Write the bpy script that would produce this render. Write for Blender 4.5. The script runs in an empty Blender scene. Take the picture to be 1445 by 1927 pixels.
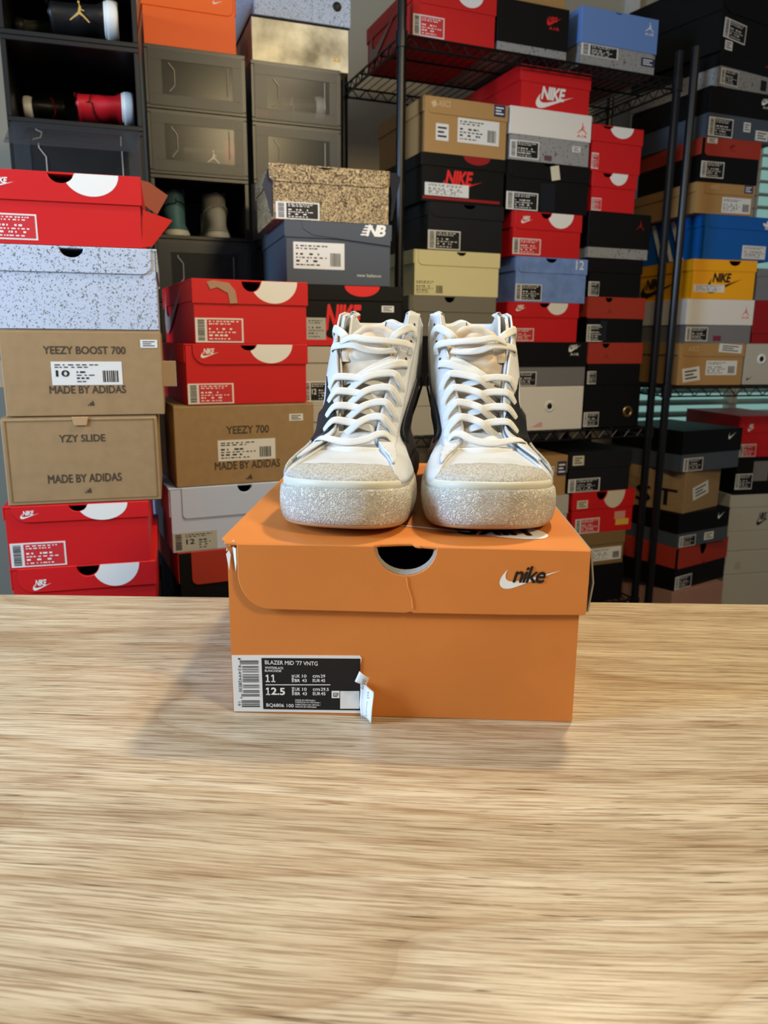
import bpy, bmesh, math, random
import numpy as np
from mathutils import Vector, Matrix

random.seed(7)
R = math.radians
scene = bpy.context.scene
COL = scene.collection

# ------------------------------------------------------------------ camera
F_PX, PITCH, ROLL = 1447.0, R(12.6), R(0.45)
CAM = Vector((0.0, 0.0, 1.014))
FW = Vector((0, math.cos(PITCH), -math.sin(PITCH)))
_up = Vector((0, math.sin(PITCH), math.cos(PITCH)))
_rt = Vector((1, 0, 0))
RT = _rt * math.cos(ROLL) + _up * math.sin(ROLL)
UP = _up * math.cos(ROLL) - _rt * math.sin(ROLL)
cam_data = bpy.data.cameras.new('camera')
cam_data.sensor_fit = 'VERTICAL'
cam_data.sensor_height = 36.0
cam_data.lens = F_PX / 1927.0 * 36.0
cam_data.clip_start = 0.02
cam_data.dof.use_dof = True
cam_data.dof.focus_distance = 0.585
cam_data.dof.aperture_fstop = 15.0
cam = bpy.data.objects.new('camera', cam_data)
COL.objects.link(cam)
rot = Matrix((RT, UP, -FW)).transposed()
cam.matrix_world = Matrix.Translation(CAM) @ rot.to_4x4()
scene.camera = cam

# ------------------------------------------------------------------ light
scene.view_settings.view_transform = 'Standard'
scene.view_settings.look = 'None'
scene.view_settings.gamma = 1.0
scene.view_settings.exposure = 0.0
scene.view_settings.use_curve_mapping = False
world = bpy.data.worlds.new('world')
scene.world = world
world.use_nodes = True
world.node_tree.nodes['Background'].inputs[0].default_value = (0.80, 0.86, 1.0, 1)
world.node_tree.nodes['Background'].inputs[1].default_value = 0.14

def area(name, loc, target, size, power, color, size_y=None, spread=None):
    l = bpy.data.lights.new(name, 'AREA')
    l.energy = power
    l.color = color
    l.size = size
    if size_y:
        l.shape = 'RECTANGLE'; l.size_y = size_y
    if spread:
        l.spread = R(spread)
    o = bpy.data.objects.new(name, l)
    COL.objects.link(o)
    o.location = loc
    d = Vector(target) - Vector(loc)
    o.rotation_euler = d.to_track_quat('-Z', 'Y').to_euler()
    return o

# ceiling lamp above and behind the box (warm), ceiling lamp behind the viewer (warm), daylight window on the left (cool)
area('ceiling_lamp_light', (0.42, 1.08, 2.12), (0.20, 0.75, 0.75), 0.10, 15.0, (1.0, 0.83, 0.56))
area('room_lamp_light', (1.15, -0.55, 2.20), (0.1, 1.2, 0.9), 0.30, 23.0, (1.0, 0.78, 0.42))
area('daylight_window_light', (-1.70, 0.14, 1.52), (0.1, 0.9, 0.95), 0.50, 58.0, (0.52, 0.73, 1.0), size_y=0.80)

# ------------------------------------------------------------------ helpers
def lin(c):
    c = c / 255.0
    return c / 12.92 if c <= 0.04045 else ((c + 0.055) / 1.055) ** 2.4

def rgb(r, g, b):
    return (lin(r), lin(g), lin(b), 1.0)

MATS = {}
def mat(name, col, rough=0.55, metal=0.0, spec=0.4, bump=0.0, bscale=400.0, var=0.0, vscale=30.0, col2=None):
    if name in MATS:
        return MATS[name]
    m = bpy.data.materials.new(name)
    m.use_nodes = True
    nt = m.node_tree
    b = nt.nodes['Principled BSDF']
    b.inputs['Base Color'].default_value = rgb(*col)
    b.inputs['Roughness'].default_value = rough
    b.inputs['Metallic'].default_value = metal
    b.inputs['Specular IOR Level'].default_value = spec
    if bump or var:
        tc = nt.nodes.new('ShaderNodeTexCoord')
    if bump:
        n = nt.nodes.new('ShaderNodeTexNoise'); n.inputs['Scale'].default_value = bscale; n.inputs['Detail'].default_value = 3
        bp = nt.nodes.new('ShaderNodeBump'); bp.inputs['Strength'].default_value = bump; bp.inputs['Distance'].default_value = 0.001
        nt.links.new(tc.outputs['Object'], n.inputs['Vector'])
        nt.links.new(n.outputs['Fac'], bp.inputs['Height'])
        nt.links.new(bp.outputs['Normal'], b.inputs['Normal'])
    if var:
        n2 = nt.nodes.new('ShaderNodeTexNoise'); n2.inputs['Scale'].default_value = vscale; n2.inputs['Detail'].default_value = 4
        nt.links.new(tc.outputs['Object'], n2.inputs['Vector'])
        mx = nt.nodes.new('ShaderNodeMix'); mx.data_type = 'RGBA'
        c2 = col2 or tuple(v * (1 - var) for v in col)
        mx.inputs[6].default_value = rgb(*col); mx.inputs[7].default_value = rgb(*c2)
        mr = nt.nodes.new('ShaderNodeMapRange'); mr.inputs[1].default_value = 0.4; mr.inputs[2].default_value = 0.7
        nt.links.new(n2.outputs['Fac'], mr.inputs[0]); nt.links.new(mr.outputs[0], mx.inputs[0])
        nt.links.new(mx.outputs[2], b.inputs['Base Color'])
    MATS[name] = m
    return m

def speckle_mat(name, base, spot, spot2, scale=160.0, thr=0.30):
    if name in MATS:
        return MATS[name]
    m = mat(name, base, 0.6)
    nt = m.node_tree; b = nt.nodes['Principled BSDF']
    tc = nt.nodes.new('ShaderNodeTexCoord')
    prev = None
    for k, (sc, th, c) in enumerate(((scale, thr, spot), (scale * 0.55, thr * 0.8, spot2))):
        mp = nt.nodes.new('ShaderNodeMapping'); mp.inputs['Location'].default_value = (k * 3.7, k * 1.3, k)
        mp.inputs['Scale'].default_value = (1.0, 1.0, 1.0)
        v = nt.nodes.new('ShaderNodeTexVoronoi'); v.inputs['Scale'].default_value = sc
        nz = nt.nodes.new('ShaderNodeTexNoise'); nz.inputs['Scale'].default_value = sc * 0.55
        nt.links.new(tc.outputs['Object'], mp.inputs['Vector'])
        nt.links.new(mp.outputs[0], v.inputs['Vector']); nt.links.new(mp.outputs[0], nz.inputs['Vector'])
        su = nt.nodes.new('ShaderNodeMath'); su.operation = 'ADD'
        mu = nt.nodes.new('ShaderNodeMath'); mu.operation = 'MULTIPLY'; mu.inputs[1].default_value = 1.1
        nt.links.new(nz.outputs['Fac'], mu.inputs[0])
        nt.links.new(v.outputs['Distance'], su.inputs[0]); nt.links.new(mu.outputs[0], su.inputs[1])
        lt = nt.nodes.new('ShaderNodeMath'); lt.operation = 'LESS_THAN'; lt.inputs[1].default_value = th + 0.40
        nt.links.new(su.outputs[0], lt.inputs[0])
        mx = nt.nodes.new('ShaderNodeMix'); mx.data_type = 'RGBA'
        mx.inputs[6].default_value = rgb(*base); mx.inputs[7].default_value = rgb(*c)
        if prev:
            nt.links.new(prev.outputs[2], mx.inputs[6])
        nt.links.new(lt.outputs[0], mx.inputs[0])
        prev = mx
    nt.links.new(prev.outputs[2], b.inputs['Base Color'])
    return m

class MB:
    """collects shapes, builds ONE mesh object"""
    def __init__(s):
        s.v = []; s.f = []
    def verts(s, pts):
        i = len(s.v); s.v += [tuple(p) for p in pts]; return i
    def box(s, x0, x1, y0, y1, z0, z1):
        i = s.verts([(x0,y0,z0),(x1,y0,z0),(x1,y1,z0),(x0,y1,z0),(x0,y0,z1),(x1,y0,z1),(x1,y1,z1),(x0,y1,z1)])
        for q in ((3,2,1,0),(4,5,6,7),(0,1,5,4),(1,2,6,5),(2,3,7,6),(3,0,4,7)):
            s.f.append(tuple(i + k for k in q))
        return s
    def prism(s, pts, fn, t0, t1):
        """polygon pts (u,v) mapped by fn(u,v,t); closed solid between t0 (front) and t1"""
        n = len(pts)
        a = s.verts([fn(u, v, t0) for u, v in pts]); b = s.verts([fn(u, v, t1) for u, v in pts])
        s.f.append(tuple(a + k for k in range(n)))
        s.f.append(tuple(b + n - 1 - k for k in range(n)))
        for k in range(n):
            k2 = (k + 1) % n
            s.f.append((a + k2, a + k, b + k, b + k2))
        return s
    def poly(s, pts3):
        a = s.verts(pts3); s.f.append(tuple(range(a, a + len(pts3)))); return s
    def grid(s, rows, close=False):
        n = len(rows[0]); base = len(s.v)
        for r in rows: s.verts(r)
        for i in range(len(rows) - 1):
            for j in range(n if close else n - 1):
                j2 = (j + 1) % n
                s.f.append((base + i*n + j, base + i*n + j2, base + (i+1)*n + j2, base + (i+1)*n + j))
        return s
    def tube(s, p0, p1, r, n=6):
        p0 = Vector(p0); p1 = Vector(p1); d = (p1 - p0)
        if d.length < 1e-6: return s
        q = d.to_track_quat('Z', 'Y')
        ring = [q @ Vector((math.cos(2*math.pi*k/n)*r, math.sin(2*math.pi*k/n)*r, 0)) for k in range(n)]
        a = s.verts([p0 + c for c in ring]); b = s.verts([p1 + c for c in ring])
        for k in range(n):
            k2 = (k+1) % n
            s.f.append((a+k, a+k2, b+k2, b+k))
        s.f.append(tuple(a + n-1-k for k in range(n))); s.f.append(tuple(b+k for k in range(n)))
        return s
    def path(s, pts, r, n=6):
        for a, b in zip(pts[:-1], pts[1:]): s.tube(a, b, r, n)
        return s
    def mesh(s, mesh, xf):
        a = s.verts([xf(v.co.x, v.co.y) for v in mesh.vertices])
        for p in mesh.polygons: s.f.append(tuple(a + k for k in p.vertices))
        return s
    def build(s, name, material, parent=None, bevel=0.0, smooth=False, seg=1):
        me = bpy.data.meshes.new(name)
        me.from_pydata(s.v, [], s.f)
        if bevel > 0:
            bm = bmesh.new(); bm.from_mesh(me)
            bmesh.ops.recalc_face_normals(bm, faces=bm.faces)
            es = [e for e in bm.edges if len(e.link_faces) == 2 and e.calc_face_angle(0) > 0.6]
            if es:
                bmesh.ops.bevel(bm, geom=es, offset=bevel, segments=seg, affect='EDGES', clamp_overlap=True)
            bm.to_mesh(me); bm.free()
        me.update()
        if smooth:
            me.polygons.foreach_set('use_smooth', [True] * len(me.polygons))
        o = bpy.data.objects.new(name, me)
        if material: me.materials.append(material)
        COL.objects.link(o)
        if parent: o.parent = parent
        return o

def tag(o, label=None, cat=None, group=None, kind=None):
    if label: o['label'] = label
    if cat: o['category'] = cat
    if group: o['group'] = group
    if kind: o['kind'] = kind
    return o

def empty(name, loc, rz=0.0):
    o = bpy.data.objects.new(name, None); COL.objects.link(o)
    o.empty_display_size = 0.02
    o.location = loc; o.rotation_euler = (0, 0, rz)
    return o

def ray(px, py):
    return FW + RT * ((px - 722.5) / F_PX) - UP * ((py - 963.5) / F_PX)

def at_y(px, py, Y):
    d = ray(px, py); return CAM + d * (Y / d.y)

def at_plane(px, py, P, yaw):
    n = Vector((math.sin(yaw), -math.cos(yaw), 0)); d = ray(px, py)
    return CAM + d * ((P - CAM).dot(n) / d.dot(n))

def at_z(px, py, z):
    d = ray(px, py); return CAM + d * ((z - CAM.z) / d.z)

TXT = {}
def text_mesh(body, bold=0.0, shear=0.0, spacing=1.0):
    k = (body, bold, shear, spacing)
    if k not in TXT:
        cu = bpy.data.curves.new('lettering', 'FONT'); cu.body = body; cu.offset = bold; cu.shear = shear
        cu.space_character = spacing; cu.resolution_u = 3
        ob = bpy.data.objects.new('lettering', cu); COL.objects.link(ob)
        bpy.context.view_layer.update()
        me = bpy.data.meshes.new_from_object(ob.evaluated_get(bpy.context.evaluated_depsgraph_get()))
        bpy.data.objects.remove(ob); bpy.data.curves.remove(cu)
        co = np.array([v.co[:] for v in me.vertices])
        TXT[k] = (me, co[:, 0].min(), co[:, 0].max(), co[:, 1].min(), co[:, 1].max())
    return TXT[k]

def put_text(mb, body, fn, u0, v0, u1, v1, off, bold=0.0, shear=0.0, spacing=1.0, rot=0):
    """fit lettering into rectangle u0..u1, v0..v1 (rot quarter turns counter-clockwise); bold thickens the strokes"""
    me, a, b, c, d = text_mesh(body, 0.0, shear, spacing)
    a, b, c, d = a-bold, b+bold, c-bold, d+bold
    w, h = b - a, d - c
    shifts = [(0, 0)] if bold <= 0 else [(bold, 0), (-bold, 0), (0, bold), (0, -bold), (bold*.7, bold*.7), (-bold*.7, -bold*.7), (bold*.7, -bold*.7), (-bold*.7, bold*.7)]
    if bold > 0 and bold < .02: shifts = shifts[:4]
    for k, (dx, dy) in enumerate(shifts):
        def xf(x, y):
            s, t = (x + dx - a) / w, (y + dy - c) / h
            if rot == 1: s, t = 1 - t, s
            elif rot == 3: s, t = t, 1 - s
            elif rot == 2: s, t = 1 - s, 1 - t
            return fn(u0 + (u1 - u0) * s, v0 + (v1 - v0) * t, off + k * .000004)
        mb.mesh(me, xf)

def figure_one(mb, fn, u0, v0, u1, v1, off):
    """the figure 1 with a flag and a foot"""
    w, h = u1-u0, v1-v0
    for pts in ([(.38, 0), (.66, 0), (.66, 1), (.38, 1)], [(.05, 0), (.98, 0), (.98, .14), (.05, .14)], [(.38, 1), (.05, .86), (.05, .70), (.38, .82)]):
        flat(mb, [(u0+w*x, v0+h*y) for x, y in pts], fn, off)

def bez(p0, p1, p2, p3, n=8):
    out = []
    for i in range(n):
        t = i / n; a = (1-t)**3; b = 3*t*(1-t)**2; c = 3*t*t*(1-t); d = t**3
        out.append((a*p0[0]+b*p1[0]+c*p2[0]+d*p3[0], a*p0[1]+b*p1[1]+c*p2[1]+d*p3[1]))
    return out

def swoosh_pts():
    """tick outline in a 1 x 0.36 box"""
    o = bez((1.0, .36), (.75, .26), (.45, .12), (.28, .05), 10)
    o += bez((.28, .05), (.17, 0.0), (.06, -.01), (.02, .06), 8)
    o += bez((.02, .06), (-.03, .14), (.05, .27), (.135, .36), 8)
    o += bez((.135, .36), (.08, .26), (.08, .16), (.18, .145), 8)
    o += bez((.18, .145), (.24, .135), (.32, .16), (.42, .185), 5)
    o += bez((.42, .185), (.6, .235), (.8, .30), (1.0, .36), 5)
    return o
SWOOSH = swoosh_pts()

def fit(pts, u0, v0, u1, v1):
    xs = [p[0] for p in pts]; ys = [p[1] for p in pts]
    a, b, c, d = min(xs), max(xs), min(ys), max(ys)
    return [(u0 + (x-a)/(b-a)*(u1-u0), v0 + (y-c)/(d-c)*(v1-v0)) for x, y in pts]

def flat(mb, pts, fn, off):
    mb.poly([fn(u, v, off) for u, v in pts])

def disc(cx, cy, r, ry=None, n=20):
    ry = ry or r
    return [(cx + r*math.cos(2*math.pi*k/n), cy + ry*math.sin(2*math.pi*k/n)) for k in range(n)]

def limb(x0, y0, x1, y1, w0, w1):
    dx, dy = x1-x0, y1-y0; L = math.hypot(dx, dy) or 1; nx, ny = -dy/L, dx/L
    return [(x0+nx*w0, y0+ny*w0), (x0-nx*w0, y0-ny*w0), (x1-nx*w1, y1-ny*w1), (x1+nx*w1, y1+ny*w1)]

def leaper(mb, fn, u0, v0, u1, v1, off):
    """leaping figure emblem, 1 x 1 design"""
    def q(pts, k):
        flat(mb, [(u0+(u1-u0)*x, v0+(v1-v0)*y) for x, y in pts], fn, off + k*0.00003)
    q(disc(.50, .90, .055, n=10), 0); q(disc(.55, .68, .06, n=10), 1)
    q(limb(.53, .64, .50, .40, .05, .07), 2)
    q(limb(.53, .62, .52, .84, .03, .02), 3)
    q(limb(.55, .60, .74, .52, .03, .025), 4)
    q(limb(.50, .43, .28, .24, .065, .04), 5); q(limb(.28, .24, .04, .04, .04, .025), 6)
    q(limb(.51, .43, .70, .28, .065, .04), 7); q(limb(.70, .28, .96, .02, .04, .03), 8)

def three_bars(mb, fn, u0, v0, u1, v1, off):
    for k, (a, h) in enumerate(((0.0, .35), (.3, .68), (.6, 1.0))):
        pts = [(a+.05, 0), (a+.33, 0), (a+.33-.02, h*.55), (a+.12-.02, h)]
        pts = [(a, .12*k), (a+.12, .12*k), (a+.34, 0.0), (a+.34, 0.0)] if False else [(a+.22-h*.22, h*.62), (a+.22, h), (a+.40, 0), (a+.16, 0)]
        flat(mb, [(u0+(u1-u0)*x, v0+(v1-v0)*y) for x, y in pts], fn, off)

def trefoil(mb, fn, u0, v0, u1, v1, off):
    def q(pts, k):
        flat(mb, [(u0+(u1-u0)*x, v0+(v1-v0)*y) for x, y in pts], fn, off + k*0.00003)
    q(disc(.5, .68, .16, .32), 0)
    for k, sg in ((1, -1), (2, 1)):
        pts = []
        for x, y in disc(0, 0, .15, .33):
            a = sg * -0.9
            pts.append((.5 + sg*.27 + x*math.cos(a) - y*math.sin(a), .48 + x*math.sin(a) + y*math.cos(a)))
        q(pts, k)
    for k in range(3):
        q([(.2, .22-.08*k), (.8, .22-.08*k), (.8-.04*k, .17-.08*k), (.2+.04*k, .17-.08*k)], 3+k)

# ------------------------------------------------------------------ materials for cartons and prints
def C(name, *col, **k):
    return mat(name, col, **k)
RED = C('red_card', 206, 22, 26, rough=.5)
DRED = C('dark_red_card', 150, 14, 20, rough=.5)
BRICK = C('brick_red_card', 168, 52, 34, rough=.55)
BLACK = C('black_card', 11, 11, 12, rough=.55, spec=.22)
CHAR = C('charcoal_card', 24, 25, 29, rough=.6, spec=.25)
TAN = C('kraft_card', 160, 131, 93, rough=.75, var=.05, vscale=60)
ASI = C('ochre_kraft_card', 176, 136, 84, rough=.7)
BLUE = C('powder_blue_card', 104, 140, 205, rough=.55)
DENIM = C('denim_blue_card', 122, 156, 226, rough=.6, var=.12, vscale=25)
ROYAL = C('royal_blue_card', 10, 92, 176, rough=.5)
YEL = C('yellow_orange_card', 252, 174, 14, rough=.5)
ORANGE = C('bright_orange_card', 255, 106, 22, rough=.5)
CREAM = C('cream_card', 236, 228, 178, rough=.55)
OFFW = C('off_white_card', 232, 227, 222, rough=.6)
WHT = C('white_card', 222, 222, 226, rough=.55)
BWHT = C('bluish_white_card', 194, 210, 244, rough=.5)
LGREY = C('light_grey_card', 188, 184, 174, rough=.6)
GREY = C('grey_card', 120, 120, 124, rough=.6)
SLATE = C('slate_card', 72, 80, 91, rough=.55)
MGREY = C('warm_grey_card', 128, 124, 112, rough=.6)
PINKT = C('dusty_pink_card', 170, 128, 112, rough=.6)
GOLD = C('gold_foil', 214, 208, 186, rough=.42, metal=.2, bump=.5, bscale=60, var=.4, vscale=11, col2=(112, 106, 88))
CEM_W = speckle_mat('white_speckled_card', (190, 201, 222), (86, 92, 98), (120, 122, 118), 400, .40)
CEM_G = speckle_mat('grey_speckled_card', (150, 150, 150), (52, 52, 54), (84, 84, 84), 190, .32)
def scribble_mat():
    m = mat('brown_and_cream_patterned_card', (190, 164, 118), .55)
    nt = m.node_tree; b = nt.nodes['Principled BSDF']
    tc = nt.nodes.new('ShaderNodeTexCoord')
    n = nt.nodes.new('ShaderNodeTexNoise'); n.inputs['Scale'].default_value = 150; n.inputs['Detail'].default_value = 2; n.inputs['Distortion'].default_value = 2.2
    r = nt.nodes.new('ShaderNodeValToRGB'); e = r.color_ramp.elements
    e[0].position = .40; e[0].color = rgb(58, 40, 24); e[1].position = .60; e[1].color = rgb(196, 172, 130)
    nt.links.new(tc.outputs['Object'], n.inputs['Vector']); nt.links.new(n.outputs['Fac'], r.inputs[0]); nt.links.new(r.outputs[0], b.inputs['Base Color'])
    return m
LEO = scribble_mat()
INK = C('black_ink', 18, 18, 20, rough=.5)
GINK = C('grey_ink', 66, 58, 46, rough=.7)
PWHT = C('white_ink', 236, 236, 234, rough=.5)
PAPER = C('label_paper', 226, 226, 224, rough=.5)
PRED = C('label_red', 205, 46, 52, rough=.5)
PGREY = C('label_grey', 178, 182, 176, rough=.5)
RINK = C('red_ink', 226, 34, 36, rough=.5)
DRINK = C('dark_red_ink', 120, 30, 20, rough=.5)
NAVY = C('navy_sticker', 38, 48, 92, rough=.5)
PINK = C('pink_ink', 226, 170, 178, rough=.5)
PYEL = C('yellow_ink', 226, 180, 70, rough=.5)
TAPE = C('glossy_black_tape', 20, 22, 26, rough=.12, spec=.6)
TAGW = C('white_tag', 216, 208, 186, rough=.5)
SILV = C('silver_ink', 196, 198, 200, rough=.4, metal=.2)
BRASS = C('brass', 190, 150, 90, rough=.3, metal=1.0)
PURPLE = C('purple_grey_ink', 96, 70, 84, rough=.5)

class Carton:
    pass

def rounded(f0, f1, zf, h, r1, r2, notch=None, n=8, depth_k=1.0, vee=None):
    pts = [(f0, h)]
    if r1 > 0:
        for k in range(n + 1):
            a = math.pi + math.pi/2*k/n
            pts.append((f0 + r1 + r1*math.cos(a), zf + min(r1, h-zf)*(1 + math.sin(a))))
    else:
        pts.append((f0, zf))
    if r2 > 0:
        for k in range(n + 1):
            a = 1.5*math.pi + math.pi/2*k/n
            pts.append((f1 - r2 + r2*math.cos(a), zf + min(r2, h-zf)*(1 + math.sin(a))))
    else:
        pts.append((f1, zf))
    pts.append((f1, h))
    if notch:
        a0, a1, dz = notch; c = (a0+a1)/2; r = (a1-a0)/2*depth_k
        for k in range(13):
            a = -math.pi*k/12
            pts.append((c + r*math.cos(a), h + dz*depth_k*math.sin(a)))
    return pts

def make_carton(root, w, h, d, body, lid, style='flap', zf=None, f0=None, f1=None, r1=0, r2=0, notch=None,
                overhang=.003, top_mat=None, side_mat=None, lid_h=None):
    b = Carton(); b.root = root; b.w = w; b.h = h; b.d = d; b.zf = zf if zf is not None else h*.62
    t = .002
    ident = lambda u, v, y: (u, y, v)
    m = MB()
    hb = h - .003
    front = rounded(0, w, 0, hb, 0, 0, notch and (notch[0], notch[1], notch[2]-.002), depth_k=.93)
    if style == 'plain':
        m.box(0, w, 0, d, 0, h - .0025)
        b.body = m.build('box_body', body, root, .0012)
        m = MB(); m.box(.001, w-.001, .001, d-.001, h-.0024, h-.0004)
        b.lid = m.build('lid', lid, root)
        b.front_body = b.front_lid = 0.0
        return b
    m.prism(front, ident, 0, t)
    m.box(0, t, t, d, 0, hb); m.box(w-t, w, t, d, 0, hb); m.box(t, w-t, d-t, d, 0, hb); m.box(t, w-t, t, d-t, 0, t)
    b.body = m.build('box_body', body, root)
    b.front_body = 0.0
    m = MB()
    o = overhang
    F0 = -o if f0 is None else f0; F1 = w + o if f1 is None else f1
    hs = h - b.zf
    m.box(-o, w+o, -.0005, d+o, hb+.0002, h)
    m.prism(rounded(F0, F1, b.zf, h-.0004, r1, r2, notch), ident, -.0022, -.0006)
    if style == 'lid':
        m.box(-o, -o+.0016, -.0005, d+o, b.zf, hb+.0002); m.box(w+o-.0016, w+o, -.0005, d+o, b.zf, hb+.0002)
        m.box(-o, w+o, d+o-.0016, d+o, b.zf, hb+.0002)
    else:
        m.box(w+.0006, w+o, .002, d, b.zf+.004, hb+.0002); m.box(-o, -.0006, .002, d, b.zf+.004, hb+.0002)
        m.box(-o, w+o, d+o-.0016, d+o, b.zf, hb+.0002)
    b.lid = m.build('lid', lid, root, .0006)
    b.front_lid = .0022
    return b

def front_fn(b, on_lid, extra=0.0):
    f = (b.front_lid if on_lid else b.front_body)
    return lambda u, v, off: (u, -f - off - extra, v)

def side_fn(b, extra=.0032):
    return lambda u, v, off: (-extra - off, b.d - u, v)

def top_fn(b):
    return lambda u, v, off: (u, v, b.h + off)

def size_label(b, fn, u0, v0, u1, v1, kind='black', size=None, tilt=0.0):
    """paper label with bar code, panel and rows of small print"""
    W, H = u1-u0, v1-v0
    def g(u, v, off):
        a = tilt; cu, cv = (u0+u1)/2, (v0+v1)/2
        x, y = u-cu, v-cv
        return fn(cu + x*math.cos(a) - y*math.sin(a), cv + x*math.sin(a) + y*math.cos(a), off)
    rect = lambda a, c, e, f: [(u0+W*a, v0+H*c), (u0+W*e, v0+H*c), (u0+W*e, v0+H*f), (u0+W*a, v0+H*f)]
    m = MB(); m.prism(rect(0, 0, 1, 1), lambda u, v, t: g(u, v, t), .0004, .00005)
    lab = m.build('size_label', {'cream': CREAM, 'grey': PAPER, 'greyall': PGREY}.get(kind, PAPER), b.root)
    rs = random.Random(int(abs(u0*1e5 + v0*3e5 + W*7e5)))
    bars = MB(); pr = MB()
    white = kind in ('white', 'cream')
    if kind != 'plain':
        if white:
            x = .72
            while x < .93:
                wd = rs.uniform(.008, .022); flat(bars, rect(x, .12, x+wd, .62), g, .0006); x += wd + rs.uniform(.006, .016)
        else:
            y = .08
            while y < .92:
                wd = rs.uniform(.015, .045); flat(bars, rect(.05, y, .19, min(y+wd, .94)), g, .0006); y += wd + rs.uniform(.012, .03)
        bars.build('barcode', INK, lab)
    if not white and kind != 'plain':
        pm = {'red': PRED, 'black': INK, 'grey': PGREY, 'greyall': PGREY}[kind]
        p = MB(); flat(p, rect(.24, .06, .965, .94), g, .0006); p.build('label_panel', pm, lab)
    ink = INK if (white or kind in ('plain', 'grey', 'greyall')) else PWHT
    xa, xb = (.05, .66) if white else ((.08, .92) if kind == 'plain' else (.28, .9))
    rows = [.84, .74, .52, .40, .26, .13] if H > .02 else [.75, .45, .2]
    for k, y in enumerate(rows):
        x = xa; lim = xb if k % 3 == 0 else xb - .12
        hh = .045 if k not in (2, 4) else .07
        if size and k >= 2:
            x = xa + .30
        while x < lim - .04:
            wd = rs.uniform(.02, .08); flat(pr, rect(x, y, min(x+wd, lim), y+hh), g, .0008); x += wd + rs.uniform(.015, .05)
            if k in (2, 4) and rs.random() < .4: x += .08
    if size:
        put_text(pr, size, g, u0+W*(xa+.01), v0+H*.36, u0+W*(xa+.2), v0+H*.64, .0008, bold=.02)
    pr.build('label_print', ink, lab)
    return lab

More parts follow.
